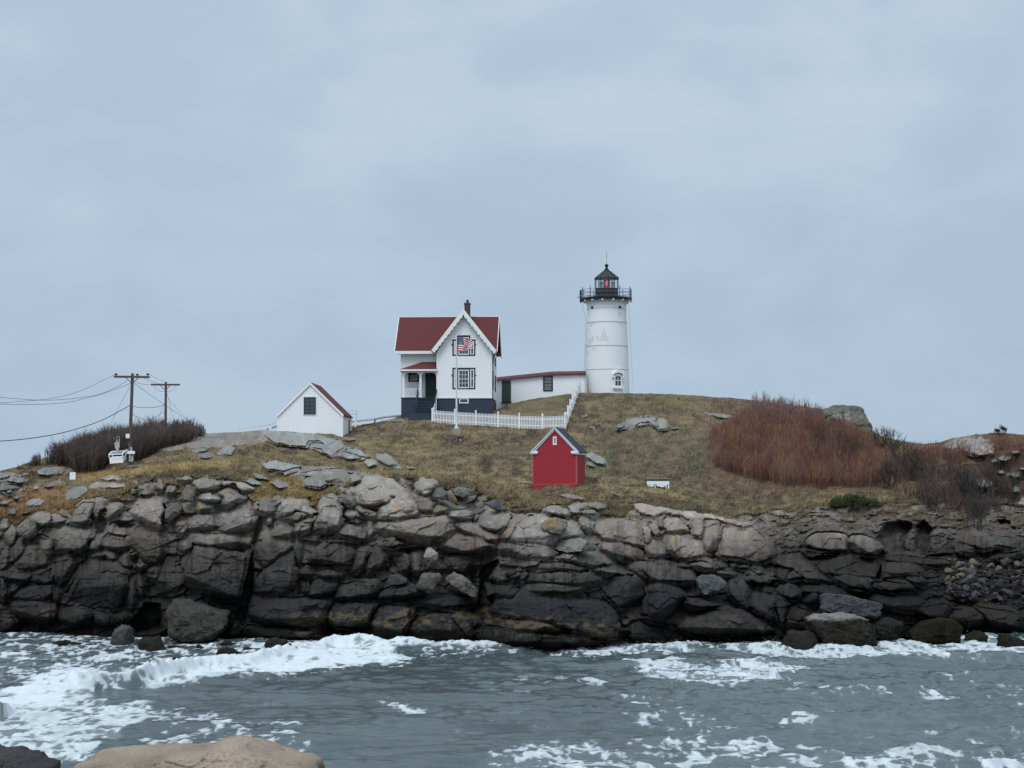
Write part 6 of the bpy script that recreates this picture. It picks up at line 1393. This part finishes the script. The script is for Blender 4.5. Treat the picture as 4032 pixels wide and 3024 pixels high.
# ---------------------------------------------------------------- vegetation
def tubes(paths, rad, cols):
    """many thin three-sided stems at once: paths (N,K,3), rad (N,K), cols (N,K,3)"""
    N_, K, _ = paths.shape; d = np.gradient(paths, axis=1); d /= np.linalg.norm(d, axis=2, keepdims=True)+1e-9
    u = np.zeros_like(d); u[..., 1] = 1.0; a = np.cross(d, u); a /= np.linalg.norm(a, axis=2, keepdims=True)+1e-9; b = np.cross(d, a)
    V = []
    for k in range(3): V.append(paths+(a*math.cos(2*PI*k/3)+b*math.sin(2*PI*k/3))*rad[..., None])
    V = np.stack(V, 2); I = np.arange(N_*K*3).reshape(N_, K, 3); J = np.roll(I, -1, 2)
    Q = np.stack([I[:, :-1], J[:, :-1], J[:, 1:], I[:, 1:]], -1).reshape(-1, 4)
    return V.reshape(-1, 3), Q, np.repeat(cols[:, :, None], 3, 2).reshape(-1, 3)
def merge(parts):
    V = []; Q = []; C = []; n = 0
    for v, q, c in parts: V.append(v); Q.append(q+n); C.append(c); n += len(v)
    return np.vstack(V), np.vstack(Q), np.vstack(C)
def stems(base, h, col, g, K=5, r0=.018, lean=.16, nb=4, bl=(.25,.5), tip=1.3, spread=.55):
    n = len(base); t = np.linspace(0, 1, K)[None, :, None]
    le = g.normal(0, lean, (n, 1, 3)); le[..., 2] = 0; bend = g.normal(0, lean*.7, (n, 1, 3)); bend[..., 2] = 0
    up = np.array((0, 0, 1.0))
    pt = base[:, None]+h[:, None, None]*(t*up+t*le+t*t*bend)+g.normal(0, .018, (n, K, 3))*t*h[:, None, None]
    rad = r0*(1-.7*t[..., 0])*g.uniform(.7, 1.3, (n, 1)); cc = col[:, None]*(.8+(tip-.8)*t)
    parts = [tubes(pt, rad, np.broadcast_to(cc, (n, K, 3)))]
    for k in range(nb):
        s = g.uniform(.25, .92, n); f = s*(K-1); i = np.minimum(f.astype(int), K-2); w = (f-i)[:, None]; ar = np.arange(n)
        p0 = pt[ar, i]*(1-w)+pt[ar, i+1]*w; ln = h*g.uniform(bl[0], bl[1], n)*(1.1-.5*s); dr = g.normal(0, spread, (n, 3)); dr[:, 2] = g.uniform(.55, 1.1, n); dr /= np.linalg.norm(dr, axis=1, keepdims=True)
        tt = np.linspace(0, 1, 3)[None, :, None]; pb = p0[:, None]+ln[:, None, None]*(tt*dr[:, None]+tt*tt*.22*up)+g.normal(0, .02, (n, 3, 3))*tt
        rb = r0*.6*(1-.65*tt[..., 0])*np.ones((n, 1)); parts.append(tubes(pb, rb, np.broadcast_to(col[:, None]*tip, (n, 3, 3))))
    return merge(parts)
def pick(mask, n, g):
    r, c = np.nonzero(mask); k = g.integers(0, len(r), n); r, c = r[k], c[k]
    B = np.stack([LAND['X'][r, c], LAND['Y'][r, c], LAND['Z'][r, c]], -1); B[:, 0] += g.uniform(-.04, .04, n); return B, r, c
LPX, LPY = LAND['px'], LAND['py']; LYK = LPY[0][None]
def fit(pg, B, r, c, h, k=None):
    k = np.random.default_rng(5).uniform(.62, 1.0, len(B)) if k is None else k
    px, py = LPX[r, c], LPY[r, c]; hp = h*F/LAND['Y'][r, c]; ok = inpoly(px+26*(vnoise(px/17, py/60, 641)-.5), py-k*hp+46*(fbm(px/22, py/90, 3, 643)-.5)+14*(vnoise(px*3.1, py*2.7, 645)-.5), pg); return B[ok], r[ok], c[ok], px[ok], py[ok], h[ok]
def red_thicket():
    g = np.random.default_rng(21)
    pg = poly('Q', [(165,360),(210,290),(330,215),(450,140),(530,115),(780,150),(880,185),(890,270),(1060,275),(1195,345),(1240,400),(1340,470),(1350,600),(1270,695),(960,700),(750,700),(600,672),(430,655),(260,605),(185,560)])
    wob = 30*(fbm(LPX/40, LPY/40, 3, 599)-.5); m = inpoly(LPX, LPY+wob, pg); B, r, c = pick(m, 13000, g)
    px, py = LPX[r, c], LPY[r, c]; h = (.75+1.25*fbm(px/30, py/20, 3, 600)**1.2+(g.uniform(0, 1, len(B))**6)*.6)*g.uniform(.8, 1.15, len(B)); B, r, c, px, py, h = fit(pg, B, r, c, h)
    n1 = vnoise(px/60, py/50, 601); n2 = vnoise(px/35+7, py/30, 603); T = lambda x: np.array(x)[None]
    col = T((.152,.072,.052))*(1-n1[:, None])+T((.185,.105,.082))*n1[:, None]
    k = sstep(.55, .8, n2)[:, None]; col = col*(1-k)+T((.20,.104,.066))*k
    k = sstep(1720, 1640, py)[:, None]*.6; col = col*(1-k)+T((.20,.135,.125))*k
    for u, v in ((870, 400), (1000, 420), (1100, 460)):
        x, y = cr('Q', u, v); k = .8*np.exp(-(((px-x)/38)**2+((py-y-40)/40)**2))[:, None]; col = col*(1-k)+T((.06,.045,.04))*k
    col = col*g.uniform(.6, 1.35, (len(B), 1))
    V, Q, C = stems(B, h, col, g, 5, .019, .10, 5, (.22,.45), 1.25, .38)
    tag(npmesh('shrubbery', V, Q, M['twig'], None, C), 'dense rust red bare thicket covering the slope right of the tower', 'thicket', kind='stuff')
    # thin red and grey twigs spreading over the right hand ridge
    pg = poly('L', [(900,350),(1200,340),(1400,420),(1500,250),(1700,240),(2212,250),(2300,700),(2300,1100),(1900,1200),(1500,1250),(1150,1050),(700,900),(450,700)])
    m = inpoly(LPX, LPY, pg) & ((LAND['slab'] < .5) | (LPX < 3650)) & (fbm(LPX/50, LPY/40, 3, 609) > .44+.1*sstep(3800, 3900, LPX)); B, r, c = pick(m, 3600, g)
    h = g.uniform(.4, 1.2, len(B)); B, r, c, px, py, h = fit(pg, B, r, c, h); k = sstep(1880, 1790, py)[:, None]*sstep(3500, 3560, px)[:, None]
    col = (T((.085,.062,.055))*(1-k)+T((.16,.075,.06))*k)*g.uniform(.6, 1.4, (len(B), 1))
    V, Q, C = stems(B, h, col, g, 4, .014, .22, 5, (.3,.55), 1.25, .6)
    tag(npmesh('shrubbery', V, Q, M['twig'], None, C), 'thin red and grey twigs spread over the far right bank and ridge', 'brush', kind='stuff')
red_thicket()
def dark_brush():
    g = np.random.default_rng(22)
    pg = poly('R', [(150,1105),(300,1030),(400,985),(520,900),(700,835),(900,785),(1080,740),(1300,715),(1550,672),(1700,668),(1860,680),(2060,728),(2040,760),(1800,850),(1560,910),(1480,965),(1330,1030),(1060,1040),(1010,1100),(900,1140),(740,1146),(680,1090),(500,1060),(330,1075)])
    m = inpoly(LPX, LPY, pg) & (LPY > LYK+1); B, r, c = pick(m, 17000, g); px, py = LPX[r, c], LPY[r, c]
    h = (.9+1.5*fbm(px/26, py/18, 3, 604)+(g.uniform(0, 1, len(B))**7)*.9)*g.uniform(.75, 1.15, len(B))*np.clip((px-60)/170, .3, 1)*np.clip((880-px)/150, .4, 1)*np.where(px > 640, .75, 1)
    B, r, c, px, py, h = fit(pg, B, r, c, h, g.uniform(.62, 1.0, len(B))); ok = (g.uniform(0, 1, len(B)) < .5) & ((B[:, 1] > P1Y+.7) | (px < 395) | (px > 640)); B, r, c, px, py, h = B[ok], r[ok], c[ok], px[ok], py[ok], h[ok]
    n1 = vnoise(px/40, py/30, 605)[:, None]
    col = (np.array((.044,.033,.029))*(1-n1)+np.array((.085,.064,.052))*n1)*g.uniform(.6, 1.4, (len(B), 1))
    V, Q, C = stems(B, h, col, g, 5, .021, .14, 5, (.2,.45), 1.9, .5)
    tag(npmesh('shrubbery', V, Q, M['twig'], None, C), 'dense dark leafless brush on the left slope behind the tall pole', 'brush', kind='stuff')
dark_brush()
def bare_shrub(label, base, hgt, wid, col, seed, trunks=9, name='bare_shrub', tip=1.2, r0=.045):
    g = np.random.default_rng(seed); q = random.Random(seed); segs = []
    def grow(p, d, ln, r, lev):
        pts = [p]; dd = d.copy()
        for i in range(3):
            dd = dd+np.array((q.gauss(0, .14), q.gauss(0, .14), q.gauss(.06, .08))); dd /= np.linalg.norm(dd); pts.append(pts[-1]+dd*ln/3)
        segs.append((np.array(pts), r, lev))
        if lev < 3:
            for k in range(q.choice((3, 4, 4, 5))):
                i = q.choice((1, 2, 3, 3)); nd = dd+np.array((q.gauss(0, .5), q.gauss(0, .5), q.uniform(.0, .4))); nd /= np.linalg.norm(nd)
                grow(pts[i], nd, ln*q.uniform(.45, .7), r*.55, lev+1)
    for k in range(trunks):
        a = q.uniform(0, 2*PI); s = q.uniform(.05, .5)
        d = np.array((math.cos(a)*s, math.sin(a)*s, 1.0)); d /= np.linalg.norm(d)
        grow(np.array((q.gauss(0, wid*.22), q.gauss(0, wid*.15), -.15)), d, hgt*q.uniform(.38, .55), r0, 0)
    P_ = np.array([s[0] for s in segs]); R = np.array([[s[1]*(1-.2*i) for i in range(4)] for s in segs]); R = np.maximum(R, .009)
    L_ = np.array([s[2] for s in segs]); c = np.array(col)[None]*(1+(tip-1)*L_[:, None]/3)*g.uniform(.75, 1.25, (len(segs), 1))
    V, Q, C = tubes(P_, R, np.broadcast_to(c[:, None], (len(segs), 4, 3)))
    k = hgt/max(V[:, 2].max(), .1); V[:, 2] *= k; E = empty(name, base); tag(E, label, 'shrub')
    n0 = len([s for s in segs if s[2] == 0])
    lo = L_ <= 1
    for nm, sel in (('stem', lo), ('twigs', ~lo)):
        v, q_, cc = tubes(P_[sel], R[sel], np.broadcast_to(c[sel][:, None], (int(sel.sum()), 4, 3))); v[:, 2] *= k; o = npmesh(nm, v, q_, M['twig'], E, cc)
        o['kind'] = 'stuff'
for i, (lab, u, v, hp, wp, col) in enumerate((('tall dark bare shrub on the skyline right of the granite outcrop', 620, 560, 470, 340, (.060,.048,.042)),
    ('brown bare shrub filling the dip right of the tallest dark shrub', 860, 760, 500, 330, (.070,.055,.046)),
    ('low grey brown bare shrub at the right foot of the red thicket', 560, 850, 420, 380, (.078,.058,.050)),
    ('greyish twiggy shrub standing before pale rocks on the right bank', 1560, 1010, 480, 380, (.060,.052,.050)),
    ('spindly bare shrub low on the right bank above the dark overhang', 1650, 1330, 520, 420, (.066,.056,.052)),
    ('dark tangled shrub between pale rocks near the right edge', 1900, 1010, 380, 360, (.058,.046,.044)),
    ('small brown tangled shrub on the bank right of the green bush', 1120, 1130, 300, 420, (.072,.056,.048)))):
    b = landpt(*cr('L', u, v)); k = b.y/F*.33092; bare_shrub(lab, b, hp*k, wp*k, col, 700+i, trunks=13)
for i, (u, hp) in enumerate(((560, 100), (1135, 70), (1160, 80), (1210, 60), (1990, 150), (2040, 95), (2060, 90))):   # single tall shoots above the dark brush
    pass
def green_bush():
    g = np.random.default_rng(31); b = landpt(*cr('S', 1110, 158)); k = b.y/F*.60217; E = empty('juniper_bush', b); tag(E, 'low spreading green juniper bush on the bank below the red thicket', 'bush')
    n = 9000; a = g.normal(0, 1, (n, 3)); a /= np.linalg.norm(a, axis=1, keepdims=True); rr = g.uniform(.45, 1, n)**.5
    P0 = a*rr[:, None]*np.array((165*k, 1.1, 62*k)); P0[:, 2] = np.abs(P0[:, 2])+.05; P0 *= (.55+.9*vnoise(P0[:, 0]*2.2+9, P0[:, 1]*2+P0[:, 2]*2, 611))[:, None]
    d = a+g.normal(0, .6, (n, 3)); d[:, 2] += .5; d /= np.linalg.norm(d, axis=1, keepdims=True); s = np.cross(d, g.normal(0, 1, (n, 3))); s /= np.linalg.norm(s, axis=1, keepdims=True)
    L_ = g.uniform(.10, .20, (n, 1)); V = np.stack([P0-s*.022, P0+s*.022, P0+d*L_], 1); nz = vnoise(P0[:, 0]*3, P0[:, 2]*4, 613)[:, None]
    C = (np.array((.034,.052,.022))*(1-nz)+np.array((.075,.092,.040))*nz)*g.uniform(.6, 1.5, (n, 1))
    o = npmesh('foliage', V.reshape(-1, 3), np.arange(n*3).reshape(-1, 3), M['blade'], E, np.repeat(C, 3, 0)); o['kind'] = 'stuff'
    MB().tube([(0,0,-.2), (.05,0,.25), (.2,0,.5)], [.07,.05,.03], 6).tube([(0,0,.05), (-.5,0,.3), (-.9,0,.45)], [.05,.03,.02], 6).build('stem', M['wood'], E)
green_bush()
def ridge_tree(label, u, v0, v1, wd, seed):
    b = landpt(cr('L', u, 0)[0], cr('L', 0, v1)[1]); k = b.y/F*.33092; g = np.random.default_rng(seed); E = empty('windswept_bush', b); tag(E, label, 'bush')
    H_ = (v1-v0)*k; m = MB()
    for i in range(4): m.tube([((i-1.5)*.08, 0, -.2), ((i-1.5)*.16, 0, H_*.45), ((i-1.5)*wd*k*.22, 0, H_*.75)], [.035,.028,.018], 5)
    m.build('stem', M['wood'], E); n = 520; a = g.normal(0, 1, (n, 3)); P0 = a*np.array((wd*k*.22, .3, H_*.10))*g.uniform(.4, 1.2, (n, 1))+np.array((.05, 0, H_*.76)); P0[:, 2] += .18*np.sin(P0[:, 0]*4.5+seed); d = g.normal(0, 1, (n, 3)); d /= np.linalg.norm(d, axis=1, keepdims=True); s = np.cross(d, g.normal(0, 1, (n, 3))); s /= np.linalg.norm(s, axis=1, keepdims=True)
    V = np.stack([P0-s*.02, P0+s*.02, P0+d*.12], 1); C = np.array((.035,.038,.030))*g.uniform(.5, 1.6, (n, 1)); o = npmesh('crown', V.reshape(-1, 3), np.arange(n*3).reshape(-1, 3), M['blade'], E, np.repeat(C, 3, 0)); o['kind'] = 'stuff'
ridge_tree('dark flat topped windswept bush on the far right ridge', 1965, 108, 215, 105, 41)
ridge_tree('smaller paler windswept bush left of the flat topped one on the ridge', 1890, 118, 215, 60, 42)
# ---------------------------------------------------------------- dry grass over the hill
def grass():
    g = np.random.default_rng(51); rock = LAND['rock']; w = (rock < .45) | ((LAND['slab'] < .5) & (rock < .8)); w &= LPY > LYK+1
    wr = np.clip((LPX-2850)/200, 0, 1); bank = (LPX > 2850) & (LPY < 2090) & (rock > .5) & (fbm(LPX/40, LPY/18, 3, 615) > .57)
    B, r, c = pick(w | bank, 210000, g); n = len(B); px, py = LPX[r, c], LPY[r, c]
    cl = fbm(px/26, py/9, 4, 621); edge = np.exp(-np.abs(py-itp(LX, px))/14)
    h = (.06+.15*sstep(.38, .72, cl)+.15*edge)*g.uniform(.6, 1.5, n); lawn = sstep(1800, 1720, py)*sstep(1500, 1700, px)*sstep(2260, 2200, px)*sstep(1660, 1640, py); h *= 1-.6*lawn
    B[:, 0] += g.normal(0, .03, n); B[:, 1] += g.normal(0, .12, n); B[:, 2] -= .03
    ln = g.normal(0, .5, (n, 3)); ln[:, 2] = 0; ln[:, 0] += .35; tip = B+np.array((0, 0, 1))*h[:, None]+ln*h[:, None]
    sw = g.uniform(.014, .034, n); an = g.uniform(-.7, .7, n); sd_ = np.stack([np.cos(an), np.sin(an), 0*an], -1)*sw[:, None]
    V = np.stack([B-sd_, B+sd_, tip], 1); base = LAND['col'][r, c]*(.95+.5*(cl-.5))[:, None]
    j = g.uniform(.78, 1.22, (n, 1)); C = base*j; st = (g.uniform(0, 1, n) < .05)[:, None]; C = np.where(st, np.array((.23,.175,.10))*g.uniform(.7, 1.2, (n, 1)), C); bk = (rock[r, c] > .5)[:, None]; C = np.where(bk, np.array((.15,.11,.062))*j, C)
    tag(npmesh('dry_grass', V.reshape(-1, 3), np.arange(n*3).reshape(-1, 3), M['blade'], None, np.repeat(C, 3, 0)), 'dry brown and straw coloured grass over the hill', 'grass', kind='stuff')
grass()
# ---------------------------------------------------------------- loose stones on the right hand shore
def stones():
    q = random.Random(61); mats = [(.17,.142,.110), (.060,.058,.058), (.10,.09,.076)]; protos = []
    pg = poly('S', [(1640,560),(1740,500),(1900,480),(2230,520),(2230,800),(2000,800),(1850,780),(1760,790),(1690,700)])
    for k in range(6):
        bm = bmesh.new(); bmesh.ops.create_icosphere(bm, subdivisions=3, radius=1.0); rr = random.Random(70+k)
        pl = [Vector((rr.gauss(0, 1), rr.gauss(0, 1), rr.gauss(0, 1))).normalized() for _ in range(12)]; of = [rr.uniform(.5, .8) for _ in pl]
        for v in bm.verts:
            for p_, o_ in zip(pl, of):
                d = v.co.dot(p_)-o_
                if d > 0: v.co -= p_*d*.95
        me = bpy.data.meshes.new('stone'); bm.to_mesh(me); bm.free(); c = np.array(mats[k % 3]); setcol(me, np.tile(c*rr.uniform(.8, 1.1), (len(me.vertices), 1))); me.materials.append(M['rock']); protos.append(me)
    done = 0
    while done < 150:
        px = q.uniform(pg[:, 0].min(), min(pg[:, 0].max(), 4040)); py = q.uniform(pg[:, 1].min(), pg[:, 1].max())
        if not inpoly(np.array([px]), np.array([py]), pg)[0]: continue
        b = landpt(px, py); s = q.choice((.07, .09, .12, .15, .2, .28, .42)); pale = (py < 2290 and q.random() < .75)
        o = bpy.data.objects.new('stone', protos[q.choice((0, 3, 2, 5)) if pale else q.choice((1, 4))]); link(o); o.location = b+Vector((0, -s*.3, s*.12)); o.scale = (s*q.uniform(1, 1.6), s, s*q.uniform(.6, .9)); o.rotation_euler = (q.gauss(0, .3), q.gauss(0, .3), q.uniform(0, 6.3))
        tag(o, 'loose angular stone in the rubble slope on the right shore', 'stone', 'loose stones of the rubble slope'); done += 1
stones()
# ---------------------------------------------------------------- camera, sky, sun
cam = bpy.data.objects.new('camera', bpy.data.cameras.new('camera')); link(cam)
cam.location = (0, 0, H); cam.rotation_euler = (PI/2+PH, 0, 0)
cam.data.sensor_width = 36; cam.data.lens = 36*F/4032; cam.data.clip_end = 20000; cam.data.clip_start = .5
S.camera = cam
EL, AZ = math.radians(56), math.radians(200)     # sun behind the camera, a little to its left; azimuth clockwise from +Y
sd = Vector((math.sin(AZ)*math.cos(EL), math.cos(AZ)*math.cos(EL), math.sin(EL)))
sun = bpy.data.objects.new('sun', bpy.data.lights.new('sun', 'SUN')); link(sun)
sun.data.energy = 1.5; sun.data.angle = math.radians(25); sun.data.color = (1.0,.97,.93)
sun.rotation_euler = (-sd).to_track_quat('-Z', 'Y').to_euler()
w = bpy.data.worlds.new('World'); S.world = w; w.use_nodes = True
nt = w.node_tree; N = nt.nodes; L = nt.links; N.clear()
out = N.new('ShaderNodeOutputWorld'); bgn = N.new('ShaderNodeBackground'); bgc = N.new('ShaderNodeBackground'); mix = N.new('ShaderNodeMixShader')
sky = N.new('ShaderNodeTexSky'); sky.sky_type = 'NISHITA'; sky.sun_disc = False; sky.sun_elevation = EL; sky.sun_rotation = AZ
bgn.inputs['Strength'].default_value = .07; L.new(sky.outputs[0], bgn.inputs['Color'])
tc = N.new('ShaderNodeTexCoord'); sp = N.new('ShaderNodeSeparateXYZ'); L.new(tc.outputs['Generated'], sp.inputs[0])
def mth(op, a, b=None):
    n = N.new('ShaderNodeMath'); n.operation = op
    for i, v in enumerate((a, b)):
        if v is None: continue
        if isinstance(v, (int, float)): n.inputs[i].default_value = v
        else: L.new(v, n.inputs[i])
    return n.outputs[0]
def rng_(v, a, b, c, d, sm=True):
    n = N.new('ShaderNodeMapRange'); n.interpolation_type = 'SMOOTHSTEP' if sm else 'LINEAR'
    for k, q in zip(('From Min','From Max','To Min','To Max'), (a, b, c, d)): n.inputs[k].default_value = q
    L.new(v, n.inputs['Value']); return n.outputs['Result']
def cnoise(sc, scale, det, rough, loc=(0,0,0), dist=0.0):
    mp = N.new('ShaderNodeMapping'); mp.inputs['Scale'].default_value = sc; mp.inputs['Location'].default_value = loc
    L.new(tc.outputs['Generated'], mp.inputs['Vector']); n = N.new('ShaderNodeTexNoise'); n.inputs['Scale'].default_value = scale
    n.inputs['Detail'].default_value = det; n.inputs['Roughness'].default_value = rough; n.inputs['Distortion'].default_value = dist
    L.new(mp.outputs['Vector'], n.inputs['Vector']); return n.outputs['Fac']
zc = mth('MAXIMUM', sp.outputs['Z'], 0.0)
big = cnoise((1,1,2.6), 4.2, 5, .48, (3.1,.4,1.2), .5); fine = cnoise((1,1,2.2), 12, 6, .5, (.3,2.2,5.2), .3)
cl = mth('ADD', mth('MULTIPLY', big, .60), mth('MULTIPLY', fine, .40))
cl = rng_(cl, .38, .62, 0, 1)
cl = mth('ADD', mth('MULTIPLY', cl, .50), mth('MULTIPLY', rng_(zc, .06, .27, 0, 1), .45))
ramp = N.new('ShaderNodeValToRGB'); e = ramp.color_ramp.elements
e[0].position = 0; e[0].color = (.412,.530,.680,1); e[1].position = 1; e[1].color = (.580,.690,.785,1)
m1 = e.new(.5); m1.color = (.470,.590,.725,1)
L.new(cl, ramp.inputs['Fac'])
# an overcast is brighter overhead and towards the hidden sun
dt = N.new('ShaderNodeVectorMath'); dt.operation = 'DOT_PRODUCT'; L.new(tc.outputs['Generated'], dt.inputs[0]); dt.inputs[1].default_value = sd
br = mth('ADD', mth('ADD', 1.0, mth('MULTIPLY', rng_(zc, .28, .9, 0, 1), .45)), mth('MULTIPLY', rng_(dt.outputs['Value'], .15, 1, 0, 1), .8))
vm = N.new('ShaderNodeVectorMath'); vm.operation = 'SCALE'; L.new(ramp.outputs['Color'], vm.inputs[0]); L.new(br, vm.inputs['Scale'])
L.new(vm.outputs[0], bgc.inputs['Color']); bgc.inputs['Strength'].default_value = 1.0
mix.inputs[0].default_value = .93; L.new(bgn.outputs[0], mix.inputs[1]); L.new(bgc.outputs[0], mix.inputs[2]); L.new(mix.outputs[0], out.inputs['Surface'])
vs = S.view_settings; S.display_settings.display_device = 'sRGB'; vs.view_transform = 'Standard'; vs.look = 'None'; vs.exposure = 0.0; vs.gamma = 1.0; vs.use_curve_mapping = False
S.cycles.use_adaptive_sampling = False; S.cycles.max_bounces = 5; S.cycles.transparent_max_bounces = 8
S.cycles.use_denoising = True; S.cycles.denoising_prefilter = 'ACCURATE'; S.cycles.denoising_input_passes = 'RGB_ALBEDO_NORMAL'; S.cycles.denoiser = 'OPENIMAGEDENOISE'
